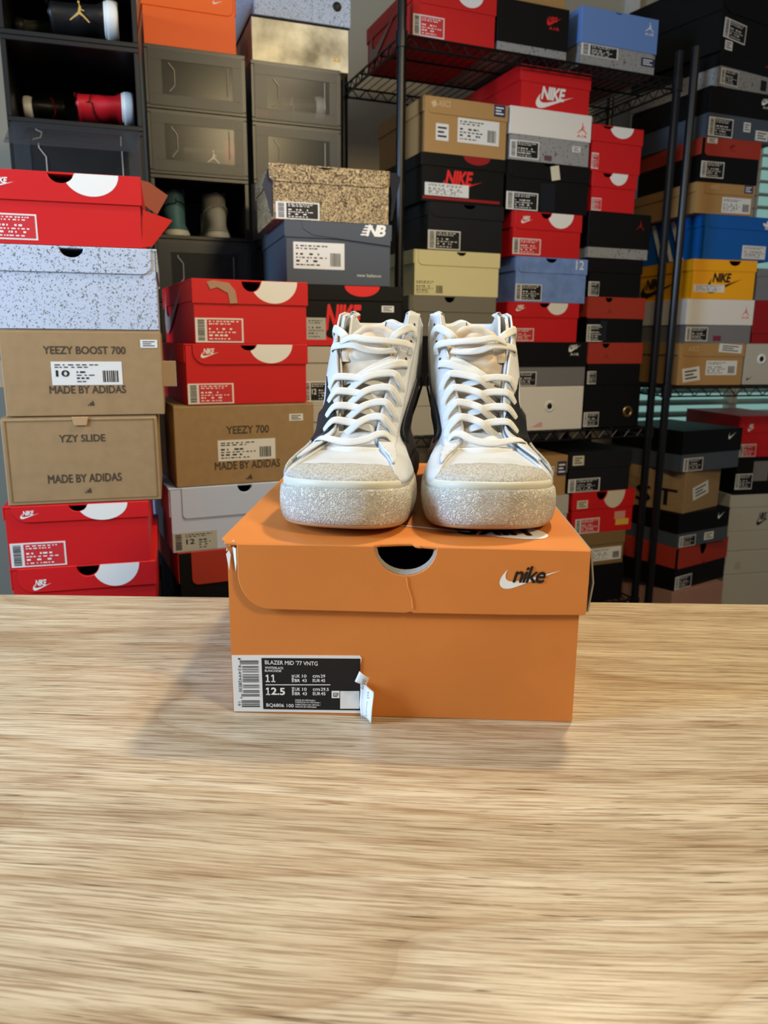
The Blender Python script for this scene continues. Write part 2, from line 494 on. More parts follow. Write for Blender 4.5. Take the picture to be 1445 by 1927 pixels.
def build_items(b, items, px):
    """px(x, y) -> face coordinates (u, v)"""
    for it in items:
        k = it[0]
        if k in ('label', 'text', 'swoosh', 'nike', 'nikelogo', 'leaper', 'sticker', 'bars3', 'trefoil', 'rect', 'ring', 'halfcircle', 'poly', 'nb', 'air', 'blot'):
            opt = it[-1] if isinstance(it[-1], dict) else {}
            on = opt.get('lid', None)
            if k == 'halfcircle':
                x0, x1, yb = it[1:4]
                u0, _ = px(x0, it[4]); u1, _ = px(x1, it[4]); _, v = px((x0+x1)/2, yb)
                fn = front_fn(b, True)
                c = (u0+u1)/2; r = (u1-u0)/2; dz = (b.h-.0008) - v
                m = MB(); top = b.h-.0008
                ua = c - r
                if b.notch:
                    a0, a1, nz = b.notch; cc = (a0+a1)/2; rr = (a1-a0)/2*1.03; ua = max(ua, cc)
                rows = []
                for q in range(61):
                    u = ua + (c+r-ua)*(1-math.cos(math.pi*q/60))/2
                    lo = top - dz*math.sqrt(max(0, 1-((u-c)/r)**2)); hi = top
                    if b.notch and abs(u-cc) < rr: hi = b.h - nz*1.03*math.sqrt(max(0, 1-((u-cc)/rr)**2))
                    if hi > lo: rows.append([fn(u, lo, .0002), fn(u, hi, .0002)])
                if len(rows) > 1: m.grid(rows)
                m.build('half_circle_print', opt.get('mat', PWHT), b.root)
                continue
            x0, y0, x1, y1 = it[2:6] if k in ('label', 'text', 'sticker', 'rect', 'blot') else ((it[1]-it[3], it[2]-it[3], it[1]+it[3], it[2]+it[3]) if k == 'ring' else ((min(p[0] for p in it[5]), min(p[1] for p in it[5]), max(p[0] for p in it[5]), max(p[1] for p in it[5])) if k == 'poly' else it[1:5]))
            face = opt.get('face')
            if face == 'side':
                fn = side_fn(b); u0, v0, u1, v1 = x0, y0, x1, y1
                off = .0003
            else:
                pass
            if face != 'side':
                ua, va = px(x0, (y0+y1)/2); ub, vb = px(x1, (y0+y1)/2); _, vt = px((x0+x1)/2, y0); _, vo = px((x0+x1)/2, y1)
                u0, u1, v0, v1 = ua, ub, vo, vt
                v0 = max(v0, .0012); v1 = min(v1, b.h-.0012)
                if face != 'side': u0 = max(u0, .0008); u1 = min(u1, b.w-.0008)
                if on is None: on = (v0+v1)/2 > b.zf
                if v1 > b.zf: on = True if opt.get('lid') is None else on
                fn = front_fn(b, on); off = opt.get('off', .0003)
            M = opt.get('mat', PWHT)
            m = MB()
            if k == 'label':
                size_label(b, fn, u0, v0, u1, v1, it[1], opt.get('size'), opt.get('tilt', 0.0)); continue
            if k == 'text':
                put_text(m, it[1], fn, u0, v0, u1, v1, off, opt.get('bold', .01), opt.get('shear', 0), opt.get('sp', 1.0)); m.build('lettering', M, b.root)
            elif k == 'swoosh':
                flat(m, fit(SWOOSH, u0, v0, u1, v1), fn, off); m.build('tick_print', M, b.root)
            elif k == 'nikelogo':       # lettering above a tick
                h = v1-v0; w = u1-u0
                flat(m, fit(SWOOSH, u0, v0, u1, v0+h*.62), fn, off)
                put_text(m, 'NIKE', fn, u0+w*.14, v0+h*.42, u0+w*.74, v1, off+.0002, .035, .25, .92); m.build('logo_print', M, b.root)
            elif k == 'nike':
                put_text(m, 'NIKE', fn, u0, v0, u1, v1, off, .04, .2, .92); m.build('lettering', M, b.root)
            elif k == 'leaper':
                leaper(m, fn, u0, v0 + ((v1-v0)*.25 if opt.get('air') else 0), u1, v1, off)
                if opt.get('air'): put_text(m, 'AIR', fn, u0, v0, u1, v0+(v1-v0)*.17, off, .02, 0, 1.3)
                m.build('emblem_print', M, b.root)
            elif k == 'bars3':
                three_bars(m, fn, u0, v0, u1, v1, off); m.build('emblem_print', M, b.root)
            elif k == 'trefoil':
                trefoil(m, fn, u0, v0, u1, v1, off); m.build('emblem_print', M, b.root)
            elif k == 'air':
                flat(m, fit(SWOOSH, u0, v0+(v1-v0)*.3, u1, v1), fn, off)
                put_text(m, 'AIR', fn, u0+(u1-u0)*.15, v0, u0+(u1-u0)*.85, v0+(v1-v0)*.22, off, .02, 0, 1.3)
                put_text(m, 'NIKE', fn, u0+(u1-u0)*.15, v0+(v1-v0)*.62, u0+(u1-u0)*.7, v1, off+.0002, .03, .25)
                m.build('logo_print', M, b.root)
            elif k == 'nb':
                W, H = u1-u0, v1-v0
                put_text(m, 'NB', fn, u0+W*.22, v0, u1, v1, off, .045, .25, .8)
                for q in range(4):
                    y = v0 + H*(.06+.24*q); x = u0 + W*(.0+.055*q)
                    flat(m, [(x, y), (x+W*.3, y), (x+W*.33, y+H*.13), (x+W*.03, y+H*.13)], fn, off+.0001*q)
                m.build('logo_print', M, b.root)
            elif k in ('sticker', 'rect', 'blot'):
                tl = opt.get('tilt', 0.0); cu, cv = (u0+u1)/2, (v0+v1)/2
                def q(u, v, t, fn=fn, tl=tl, cu=cu, cv=cv):
                    x, y = u-cu, v-cv
                    return fn(cu+x*math.cos(tl)-y*math.sin(tl), cv+x*math.sin(tl)+y*math.cos(tl), t)
                m.prism([(u0, v0), (u1, v0), (u1, v1), (u0, v1)], q, .0005, .0001)
                s = m.build(it[1], M, b.root)
                if k == 'sticker':
                    p = MB(); W, H = u1-u0, v1-v0
                    for j in range(3):
                        flat(p, [(u0+W*.14, v0+H*(.2+.25*j)), (u0+W*(.84-.2*(j % 2)), v0+H*(.2+.25*j)), (u0+W*(.84-.2*(j % 2)), v0+H*(.31+.25*j)), (u0+W*.14, v0+H*(.31+.25*j))], q, .0007)
                    p.build('sticker_print', opt.get('ink', INK), s)
            elif k == 'ring':
                cx, cy, r = it[1:4]
                uc, vc = px(cx, cy); ue, _ = px(cx + r, cy); rr = abs(ue-uc)
                prof = [(rr*.5, 0), (rr*.55, .0018), (rr*.78, .0026), (rr*.98, .0016), (rr*1.02, 0)]
                rows = [[fn(uc + a*math.cos(2*math.pi*j/24), vc + a*math.sin(2*math.pi*j/24), o) for j in range(24)] for a, o in prof]
                m.grid(rows, True); m.build('vent_ring', M, b.root, smooth=True)
                m = MB(); flat(m, disc(uc, vc, rr*.52), fn, .0004); m.build('vent_hole', INK, b.root)
            elif k == 'poly':
                pts = [px(*p) for p in it[5]]
                m.prism(pts, fn, .0005, .0001); m.build(opt.get('name', 'print'), M, b.root)

GROUND = 0.0
def stack(ref, yaw, boxes, group=None, base=None):
    """boxes from the top of the pile to its bottom. ref = (pixel x, world y) of the pile's front plane"""
    P = at_y(ref[0], 620, ref[1])
    geo = []
    for s in boxes:
        off = s.get('off', 0.0)
        n = Vector((math.sin(yaw), -math.cos(yaw), 0))
        Pp = P + n * off
        xl, xr = s['x']; yt, yb = s['y']
        A = at_plane(xl, (yt+yb)/2, Pp, yaw)
        by = R(s['yaw']) if 'yaw' in s else yaw
        zt = at_plane(xl, yt, A, by).z; zb = at_plane(xl, yb, A, by).z
        B = at_plane(xr, (yt+yb)/2 + s.get('dy', 0), A, by)
        w = (Vector((B.x-A.x, B.y-A.y))).length
        geo.append([A, by, w, zt, zb])
    for i in range(len(geo)-1):
        z = geo[i+1][3] if boxes[i].get('keep') else (geo[i][4] + geo[i+1][3]) / 2
        geo[i][4] = z; geo[i+1][3] = z
    if base is not None: geo[-1][4] = base
    out = []
    for s, (A, by, w, zt, zb) in zip(boxes, geo):
        root = empty('shoe_box', (A.x, A.y, zb + .0004), by)
        h = zt - zb - .0008
        tag(root, s['label'], 'shoe box', s.get('group', group))
        inv = Matrix.Rotation(-by, 3, 'Z')
        def px(x, y, A=A, by=by, zb=zb, inv=inv):
            q = inv @ (at_plane(x, y, A, by) - Vector((A.x, A.y, zb)))
            return (q.x, q.z)
        d = s.get('d', .33)
        kw = {}
        if s.get('flap') is not None: kw['zf'] = px(s['x'][0], s['flap'])[1]
        if s.get('fx'):
            kw['f0'] = px(s['fx'][0], s['y'][0])[0] if s['fx'][0] is not None else None
            kw['f1'] = px(s['fx'][1], s['y'][0])[0] if s['fx'][1] is not None else None
        notch = None
        if s.get('notch'):
            n0, n1, ny = s['notch']
            ym = s['y'][0]
            a0 = px(n0, ym)[0]; a1 = px(n1, ym)[0]; dz = h - px((n0+n1)/2, ny)[1]
            notch = (a0, a1, max(dz, .006))
        b = make_carton(root, w, h, d, s['body'], s.get('lid', s['body']), s.get('style', 'flap'), r1=s.get('r1', 0), r2=s.get('r2', 0),
                        notch=notch, overhang=s.get('over', .003), **kw)
        b.notch = notch; b.px = px; b.spec = s
        build_items(b, s.get('items', []), px)
        out.append(b)
    return out

def fillers(b, n, z_to, mats, group, label):
    """boxes that carry on a pile down to what carries it, below the lowest one in view"""
    o = b.root; h = (o.location.z - .0004 - z_to) / n
    for k in range(n):
        root = empty('shoe_box', (o.location.x, o.location.y + .004, z_to + k*h + .0004), o.rotation_euler.z)
        tag(root, label, 'shoe box', group)
        make_carton(root, b.w, h - .0008, b.d, mats[k % len(mats)], mats[k % len(mats)], 'lid', zf=h*.6)

# ------------------------------------------------------------------ high-top shoe
def sp(xs, ys, x):
    xs = np.asarray(xs, float); ys = np.asarray(ys, float); x = np.asarray(x, float)
    d = np.diff(ys) / np.diff(xs)
    m = np.zeros(len(xs)); m[0] = d[0]; m[-1] = d[-1]
    for i in range(1, len(xs)-1):
        m[i] = 0 if d[i-1]*d[i] <= 0 else 2*d[i-1]*d[i]/(d[i-1]+d[i])
    xc = np.clip(x, xs[0], xs[-1])
    i = np.clip(np.searchsorted(xs, xc) - 1, 0, len(xs)-2)
    h = xs[i+1]-xs[i]; t = (xc-xs[i])/h
    return ((2*t**3-3*t**2+1)*ys[i] + (t**3-2*t**2+t)*h*m[i] + (-2*t**3+3*t**2)*ys[i+1] + (t**3-t**2)*h*m[i+1])

_LUT = {}
_sp = sp
def sp(xs, ys, x):
    """the same curve read from a table"""
    k = (id(xs), id(ys)) if len(xs) > 6 else (tuple(xs), tuple(ys))
    if k not in _LUT:
        a, b = float(xs[0]), float(xs[-1])
        _LUT[k] = (a, b, [float(q) for q in _sp(xs, ys, np.linspace(a, b, 1501))], xs, ys)
    a, b, t, _, _ = _LUT[k]
    f = (float(x)-a)/(b-a)*1500
    if f <= 0: return t[0]
    if f >= 1500: return t[1500]
    i = int(f); return t[i]+(t[i+1]-t[i])*(f-i)

HY = [0, .03, .06, .09, .12, .15, .18, .22, .26, .305]
HL = [.0440, .0475, .0505, .0525, .0525, .0510, .0485, .0455, .0430, .041]
HM = [.045, .0475, .049, .049, .046, .041, .038, .0375, .038, .037]
ZI = [.03, .036, .042, .05, .06, .08, .10, .13, .165]
IL = [.003, .0050, .0090, .0135, .0145, .0145, .0135, .0145, .0155]
IM = [.003, .005, .0075, .0095, .0080, .0030, .0005, -.0012, -.0010]
ZF = [.028, .034, .037, .040, .0435, .047, .051, .058, .068, .08, .10, .12, .14, .165]
YF = [.002, .005, .010, .022, .045, .070, .090, .103, .114, .124, .140, .155, .171, .192]
ZB = [.03, .05, .08, .11, .14, .165]
YB = [.298, .300, .296, .291, .292, .297]

AZ, AF = [.03, .045, .055, .07, .165], [.050, .060, .058, .046, .042]
XZ, XE = [.03, .05, .07, .165], [2.5, 2.3, 2.0, 1.9]

class ShoeForm:
    def __init__(s, mir=1):
        s.mir = mir                     # lateral side = -x * mir
    def half(s, y, z, side):
        if side < 0: return sp(HY, HL, y) - sp(ZI, IL, z)
        return sp(HY, HM, y) - sp(ZI, IM, z)
    def P(s, z, psi):
        """psi 0 = front, 0..pi lateral side, pi..2pi medial side"""
        z = float(z); psi = float(psi)
        ph = psi if psi <= math.pi else 2*math.pi - psi
        side = -1 if psi <= math.pi else 1
        yf = float(sp(ZF, YF, z)); yb = float(sp(ZB, YB, z))
        y = yf + (yb-yf)*(1-math.cos(ph))/2
        W = float(s.half(y, z, side))
        af = sp(AZ, AF, z); e = sp(XZ, XE, z)
        q = min(max((af-(y-yf))/af, 0), 1); rf = max(1-q**e, 0)**(1/e)
        ab = .05; q = min(max((ab-(yb-y))/ab, 0), 1); rb = max(1-q**2, 0)**.5
        x = side*W*rf*rb
        sk = max(0, 1-y/.12)
        y += .13*(-x)*sk*sk
        return np.array((x*s.mir, y, z + s.lift(y)))
    @staticmethod
    def lift(y):
        return .007*max(0, (.10-y)/.10)**2
    def N(s, z, psi):
        e = 1e-4
        a = s.P(z, psi+e) - s.P(z, psi-e); b = s.P(z+2e-4, psi) - s.P(z-2e-4, psi)
        n = np.cross(b, a) * s.mir
        L = np.linalg.norm(n)
        return n/L if L > 1e-12 else np.array([0, -1, 0])
    def psi_at_x(s, z, x, side):
        """angle where the loop reaches |x| on the given side, from the front"""
        lo, hi = 0.0, math.pi*.5
        for _ in range(40):
            m = (lo+hi)/2
            p = s.P(z, m if side < 0 else 2*math.pi - m)
            if abs(p[0]) < x: lo = m
            else: hi = m
        return (lo+hi)/2
    def psi_arc(s, z, psi0, side, L):
        """walk arc length L backwards from psi0"""
        p = s.P(z, psi0 if side < 0 else 2*math.pi-psi0); a = psi0; acc = 0
        while acc < L and a < 3.0:
            a2 = a + .01; q = s.P(z, a2 if side < 0 else 2*math.pi-a2); acc += np.linalg.norm(q-p); p = q; a = a2
        return a
    def side_pt(s, y, z, side, off):
        yf = float(sp(ZF, YF, z)); yb = float(sp(ZB, YB, z))
        c = min(max(1-2*(y-yf)/(yb-yf), -1), 1); ph = math.acos(c)
        psi = ph if side < 0 else 2*math.pi-ph
        return s.P(z, psi) + s.N(z, psi)*off

def outline_pts(mir, n=120):
    pts = []
    for k in range(n):
        psi = 2*math.pi*k/n
        ph = psi if psi <= math.pi else 2*math.pi-psi; side = -1 if psi <= math.pi else 1
        yb = .305; y = yb*(1-math.cos(ph))/2
        W = sp(HY, HL if side < 0 else HM, y)
        af = .052; q = max((af-y)/af, 0); rf = max(1-q**2.5, 0)**(1/2.5)
        ab = .05; q = max((ab-(yb-y))/ab, 0); rb = max(1-q*q, 0)**.5
        x = side*W*rf*rb; sk = max(0, 1-y/.12); y2 = y + .13*(-x)*sk*sk
        pts.append((x*mir, y2))
    return np.array(pts)

def offset_outline(pts, d, mir):
    t = np.roll(pts, -1, 0) - np.roll(pts, 1, 0)
    t /= np.linalg.norm(t, axis=1)[:, None]
    n = np.stack([t[:, 1], -t[:, 0]], 1) * mir
    # outward check
    c = pts.mean(0)
    if ((pts-c)*n).sum() < 0: n = -n
    return pts + n*d

def ribbon(mb, pts, nrm, w, th, res=5):
    """flat lace through pts, surface normals nrm"""
    pts = np.array(pts, float); nrm = np.array(nrm, float)
    n = len(pts); P = []; Nn = []
    for i in range(n-1):
        p0 = pts[max(i-1, 0)]; p1 = pts[i]; p2 = pts[i+1]; p3 = pts[min(i+2, n-1)]
        for k in range(res):
            t = k/res
            P.append(.5*((2*p1)+(-p0+p2)*t+(2*p0-5*p1+4*p2-p3)*t*t+(-p0+3*p1-3*p2+p3)*t**3))
            Nn.append(nrm[i]*(1-t)+nrm[i+1]*t)
    P.append(pts[-1]); Nn.append(nrm[-1]); P = np.array(P); Nn = np.array(Nn)
    rows = []
    for i in range(len(P)):
        T = P[min(i+1, len(P)-1)] - P[max(i-1, 0)]; T /= (np.linalg.norm(T)+1e-9)
        nn = Nn[i] - T*np.dot(Nn[i], T); nn /= (np.linalg.norm(nn)+1e-9); B = np.cross(T, nn)
        ring = []
        for a, b in ((-.5, -.15), (-.42, .35), (-.2, .5), (0, .42), (.2, .5), (.42, .35), (.5, -.15), (.4, -.45), (0, -.5), (-.4, -.45)):
            ring.append(P[i] + B*a*w + nn*b*th)
        rows.append(ring)
    mb.grid(rows, True)
    a = len(mb.v) - len(rows)*10
    mb.f.append(tuple(a+k for k in range(10))); mb.f.append(tuple(a+(len(rows)-1)*10+9-k for k in range(10)))

def fix_normals(o):
    bm = bmesh.new(); bm.from_mesh(o.data); bmesh.ops.recalc_face_normals(bm, faces=bm.faces); bm.to_mesh(o.data); bm.free(); return o

def solid(o, t, off=-1.0, sub=0):
    fix_normals(o)
    m = o.modifiers.new('thickness', 'SOLIDIFY'); m.thickness = t; m.offset = off
    if sub:
        q = o.modifiers.new('round', 'SUBSURF'); q.levels = sub; q.render_levels = sub
    return o

def make_shoe(root, mir, K, detail=1.0, laces=True, swoosh=True, suede=True, seed=1):
    """K: dict of materials. toe points to -y of root, lateral side = -x*mir"""
    S = ShoeForm(mir); rs = random.Random(seed)
    n = int(120*detail) if detail >= 1 else 60
    ol = outline_pts(mir, n)
    def loop(z, d):
        o = offset_outline(ol, d, mir)
        return [(p[0], p[1], z + S.lift(p[1])) for p in o]
    # outsole, midsole, foxing band
    m = MB(); rows = [loop(0, -.008), loop(0, -.004), loop(.0015, -.0022), loop(.0028, -.0022), loop(.0028, -.008)]
    m.grid(rows, True); m.poly(rows[0][::-1]); fix_normals(m.build('outsole', K['outsole'], root, smooth=True))
    m = MB(); rows = [loop(z, d) for z, d in ((.0022, -.006), (.0022, -.0022), (.0035, -.0008), (.008, .0006), (.015, .0013), (.022, .0011), (.0268, .0003), (.0284, -.0010), (.0288, -.006))]
    m.grid(rows, True); fix_normals(m.build('midsole', K['midsole'], root, smooth=True))
    m = MB(); rows = [loop(z, d) for z, d in ((.0278, -.006), (.0280, -.0022), (.0288, -.0016), (.0314, -.0018), (.0332, -.0026), (.0339, -.0036), (.0334, -.0075))]
    m.grid(rows, True); m.poly(rows[-1]); fix_normals(m.build('foxing_band', K['band'], root, smooth=True))
    # vamp
    nz = 44 if detail >= 1 else 20; nv = 72 if detail >= 1 else 28
    m = MB(); rows = []
    for yf in np.concatenate([np.linspace(.004, .02, nz//4), np.linspace(.022, .108, nz)]):
        z = float(np.interp(yf, YF, ZF))
        # invert the smooth profile
        lo, hi = .028, .07
        for _ in range(30):
            md = (lo+hi)/2
            if sp(ZF, YF, md) < yf: lo = md
            else: hi = md
        z = (lo+hi)/2
        rows.append([S.P(z, (a if a >= 0 else a+2*math.pi)) for a in np.linspace(-1.9, 1.9, nv)])
    m.grid(rows); solid(m.build('vamp', K['vamp'], root, smooth=True), .0015)
    # eyestay edge |x|
    EZ = [.030, .036, .041, .045, .049, .054, .062, .08, .11, .14, .165]
    EL = [.044, .041, .0375, .033, .0270, .0205, .0165, .0165, .0215, .0275, .0300]
    EM = [.043, .039, .035, .030, .022, .0165, .0145, .0165, .0215, .0275, .0300]
    def edge(z, side):
        return S.psi_at_x(z, float(sp(EZ, EL if side < 0 else EM, z)), side)
    VT = [0, .045, .10, .25, .42, .5, .58, .75, .90, .96, 1]
    ZT = [.1605, .1608, .1585, .1500, .1500, .1540, .1500, .1500, .1570, .1605, .1580]
    nt = 40 if detail >= 1 else 16; nw = 110 if detail >= 1 else 40
    def wall(t, v, off=0.0, z0=.0305):
        zt = float(sp(VT, ZT, v)); z = z0 + (zt-z0)*t
        a = edge(z, -1); b = 2*math.pi - edge(z, 1); psi = a + (b-a)*v
        p = S.P(z, psi)
        return p + S.N(z, psi)*off if off else p
    m = MB(); vs = [.5-.5*math.cos(math.pi*k/(nw-1)) for k in range(nw)]
    m.grid([[wall(t, v, .0022) for v in vs] for t in np.linspace(0, 1, nt)])
    solid(m.build('quarter', K['upper'], root, smooth=True), .0026)
    # padded collar lining
    m = MB(); rows = []
    for t in np.linspace(0, 1, nt):
        tt = .30 + .70*t
        rows.append([wall(tt, v, -.0035 - .0035*math.sin(math.pi*min(1, max(0, (t-.35)/.65))), ) for v in np.linspace(.03, .97, 70)])
    m.grid(rows); o = solid(m.build('collar_lining', K['lining'], root, smooth=True), .0024)
    m = MB(); vv = np.linspace(.012, .988, 80); rows = []
    for a in np.linspace(0, math.pi, 7):
        rows.append([wall(1.0, v, .0005 - .0022*(1-math.cos(a))) + np.array([0, 0, .0022*math.sin(a)]) for v in vv])
    m.grid(rows); solid(m.build('collar_rim', K['upper'], root, smooth=True), .0006)
    m = MB(); rows = []
    for t in np.linspace(.45, .995, 10):
        rows.append([wall(t, v, -.0072) for v in (.47, .477)])
    m.grid(rows); m.build('lining_seam', K['seam'], o)
    # insole
    m = MB(); m.poly([(p[0]*.9, .02+p[1]*.88, .036) for p in ol]); m.build('insole', K['lining'], root)
    # eyestays and stitching
    for side in (-1, 1):
        m = MB(); rows = []; st = MB()
        zs = np.concatenate([np.linspace(.0415, .056, 12), np.linspace(.058, .1612 if side < 0 else .1585, 30 if detail >= 1 else 10)])
        for z in zs:
            wd = float(sp([.041, .047, .055, .08, .12, .16], [.002, .012, .020, .021, .020, .017], z))
            a = edge(z, side); b = S.psi_arc(z, a, side, wd)
            row = []
            for q in np.linspace(0, 1, 9):
                ps = a + (b-a)*q; ps2 = ps if side < 0 else 2*math.pi-ps
                row.append(S.P(z, ps2) + S.N(z, ps2)*.0042)
            rows.append(row)
        m.grid(rows); o = solid(m.build('eyestay', K['eyestay'], root, smooth=True), .0016)
        if detail >= 1:
            for fr in (.09, .90):
                pth = []
                for z in np.linspace(.044, .157, 110):
                    wd = float(sp([.041, .047, .055, .08, .12, .16], [.002, .012, .020, .021, .020, .017], z))
                    a = edge(z, side); b = S.psi_arc(z, a, side, wd); ps = a+(b-a)*fr; ps2 = ps if side < 0 else 2*math.pi-ps
                    pth.append(S.P(z, ps2)+S.N(z, ps2)*.0043)
                for k in range(0, len(pth)-1, 2):
                    st.tube(pth[k], pth[k+1], .00018, 4)
            st.build('stitching', K['stitch'], o)
            m = MB()
            for z in (.066, .078, .090, .102, .118, .133, .148):
                a = edge(z, side); b = S.psi_arc(z, a, side, .0095); ps2 = b if side < 0 else 2*math.pi-b
                p = S.P(z, ps2); nn = S.N(z, ps2); T = np.cross(nn, [0, 0, 1.]); T /= np.linalg.norm(T); B = np.cross(nn, T)
                m.poly([p + nn*.0046 + (T*math.cos(c)+B*math.sin(c))*.0013 for c in np.linspace(0, 2*math.pi, 11)[:-1]])
            m.build('eyelet', K['hole'], o)
    if suede:
        m = MB(); rows = []
        angs = np.linspace(-.86, .86, 64)
        zt = [.0335 + (.0098 - .0004*math.sin(a*4+mir) - .00015*math.sin(a*23))*math.sqrt(max(0, 1-(a/.87)**2)) for a in angs]
        for t in np.linspace(0, 1, 22):
            rows.append([S.P(.0322+(z-.0322)*t, a if a >= 0 else a+2*math.pi) + S.N(.0322+(z-.0322)*t, a if a >= 0 else a+2*math.pi)*.0012 for a, z in zip(angs, zt)])
        m.grid(rows); solid(m.build('toe_cap', K['suede'], root, smooth=True), .0012)
        m = MB(); rows = []
        angs = np.linspace(.79, 1.22, 28)
        for t in np.linspace(0, 1, 14):
            r = []
            for a in angs:
                z1 = .0345 + .0165*math.sin(min(1, (a-.775)/.09)*math.pi/2)*(1-.25*(a-.8)) + .0006*math.sin(a*90)
                z = .0315 + (z1-.0315)*t
                r.append(S.P(z, a)+S.N(z, a)*(.0020+.0042*t))
            rows.append(r)
        m.grid(rows); solid(m.build('side_overlay', K['suede'], root, smooth=True), .002)
    if swoosh:
        outer = bez((.135, .36), (.05, .27), (-.03, .14), (.02, .06), 10) + bez((.02, .06), (.06, -.01), (.17, 0.0), (.28, .05), 12) + bez((.28, .05), (.45, .12), (.75, .26), (1.0, .36), 16) + [(1.0, .36)]
        inner = bez((.135, .36), (.08, .26), (.08, .16), (.18, .145), 14) + bez((.18, .145), (.24, .135), (.32, .16), (.42, .185), 8) + bez((.42, .185), (.6, .235), (.8, .30), (1.0, .36), 16) + [(1.0, .36)]
        for side in (-1, 1):
            m = MB(); rows = []
            for (a, b) in zip(outer, inner):
                r = []
                for q in np.linspace(0, 1, 7):
                    u = a[0]+(b[0]-a[0])*q; v = a[1]+(b[1]-a[1])*q
                    zz = .044+.054*v/.36+.030*u; yy = (.101 if side < 0 else .116)+.155*u + .72*(zz-.046)
                    r.append(S.side_pt(yy, zz, side, .0050 if side < 0 else .0040))
                rows.append(r)
            m.grid(rows); solid(m.build('side_tick', K['swoosh'], root, smooth=True), .0016)
    # tongue
    def tong(t, u):
        z = .046 + (.144-.046)*t
        yc = float(sp(ZF, YF, z)) + .0035 + .006*t*t
        hw = float(sp([0, .2, .6, .85, .95, 1], [.018, .019, .026, .0275, .022, .010], t))
        w = .0011*math.sin(t*31 + u*3 + mir) + .0012*math.sin(t*17 - u*5) + .0007*math.sin(t*53+u*9)
        x = u*hw + .004*(1-t)*mir
        return np.array([x, yc + .011*u*u*abs(u) + w, z + .3*w])
    m = MB(); m.grid([[tong(t, u) for u in np.linspace(-1, 1, 22)] for t in np.linspace(0, 1, 50)])
    tg = m.build('tongue', K['tongue'], root, smooth=True); solid(tg, .007, -1, 1)
    if detail >= 1:
        # folded top edge of the tongue
        m = MB(); rows = []
        for k in range(29):
            a = math.pi*k/28; x = -.0225*math.cos(a) + .003*mir; z = .117+.027*math.sin(a)**.8
            yc = float(sp(ZF, YF, z))+.012
            wv = .0005*math.sin(k*1.3)
            ring = []
            for c in np.linspace(0, 2*math.pi, 11)[:-1]:
                rr = .0052 + wv
                ring.append((x + rr*math.cos(c)*-math.cos(a), yc + rr*.7*math.sin(c), z + rr*math.cos(c)*math.sin(a)))
            rows.append(ring)
        m.grid(rows, True); m.build('tongue_edge', K['tongue'], root, smooth=True)
        m = MB(); rows = []
        for i in range(9):
            r_ = i/8
            rows.append([(.0165*r_*np.sign(math.cos(c))*abs(math.cos(c))**.7 + .003*mir, float(sp(ZF, YF, .125))+.005 - .004*math.sqrt(max(0, 1-r_*r_)), .1245 + .0110*r_*np.sign(math.sin(c))*abs(math.sin(c))**.7) for c in np.linspace(0, 2*math.pi, 29)[:-1]])
        m.grid(rows, True); m.build('tongue_patch', K['foam'], root, smooth=True)
        m = MB(); m.box(-.0255, -.0165, .1745, .1757, .118, .134)
        lb = m.build('tongue_tag', K['foam'], root, .0004); lb.rotation_euler = (0, 0, 0)
    if laces:
        m = MB(); W, T = .0074, .0013
        def hole(z, side, arc, off):
            a = edge(z, side); b = S.psi_arc(z, a, side, arc) if arc > 0 else a; ps = b if side < 0 else 2*math.pi-b
            return S.P(z, ps)+S.N(z, ps)*off, S.N(z, ps)
        def mid(z, u, off):
            x = float(sp(EZ, EL, z))*u*mir
            yc = float(sp(ZF, YF, z))
            nn = np.array([0, -.75, .66])
            return np.array([x, yc+.004*abs(u), z]) + nn*off, nn
        def run(spec):
            ps = []; ns = []
            for p, nn in spec: ps.append(p); ns.append(nn)
            ribbon(m, ps, ns, W, T, 6)
        # lateral = -1 ; in mid(), u -1 is lateral
        dz = .0115
        for i in range(4):
            z = .0655 + i*dz
            j = rs.uniform(-.0008, .0008)
            run([hole(z-.013, -1, .0155, .0030), hole(z-.0085, -1, .0125, .0056), hole(z-.002, -1, .005, .0078), hole(z+.001, -1, 0, .0074),
                 mid(z+.002+j, -.5, .0042), mid(z+.0005, .05, .0036), mid(z-.001, .55, .0010), mid(z-.001, 1.0, -.004)])
            run([hole(z-.010, 1, .0155, .0030), hole(z-.0055, 1, .0125, .0056), hole(z+.001, 1, .005, .0078), hole(z+.0045, 1, 0, .0074),
                 mid(z+.004-j, .5, .0052), mid(z+.0005, .0, .0050), mid(z-.004, -.5, .0010), mid(z-.007, -1.0, -.004)])
        # lowest straight bar
        run([hole(.0490, -1, .013, .0035), hole(.0500, -1, .008, .0070), hole(.0520, -1, 0, .0066), mid(.0525, -.3, .0050), mid(.0540, .4, .0055), hole(.0560, 1, 0, .0072), hole(.0555, 1, .006, .0074), hole(.0530, 1, .012, .0040)])
        run([mid(.0500, -.9, -.002), mid(.0495, 0, .0015), mid(.0500, .9, -.002)])
        # thin lace rising to the top of the medial side
        run([mid(.102, -.9, -.003), mid(.104, -.2, .003), mid(.112, .4, .003), mid(.119, .9, .001), mid(.121, 1.1, -.003)])
        run([hole(.1120, 1, .0140, .0032), hole(.1130, 1, .009, .0070), hole(.1120, 1, 0, .0072), mid(.1080, .5, .0045), mid(.1040, 0, .0030), mid(.098, -.6, 0)])
        # upper straps
        run([hole(.1190, -1, .0130, .0032), hole(.1240, -1, .008, .0070), hole(.1270, -1, 0, .0072), mid(.1275, -.5, .0060), mid(.1250, 0, .0040), mid(.1245, .5, .0030), mid(.127, .95, .0005)])
        run([mid(.1335, -.92, .0010), mid(.1330, -.5, .0075), mid(.1310, 0, .0080), mid(.1300, .6, .0078), hole(.1290, 1, 0, .0084), hole(.1270, 1, .008, .0080), hole(.1215, 1, .013, .0046)])
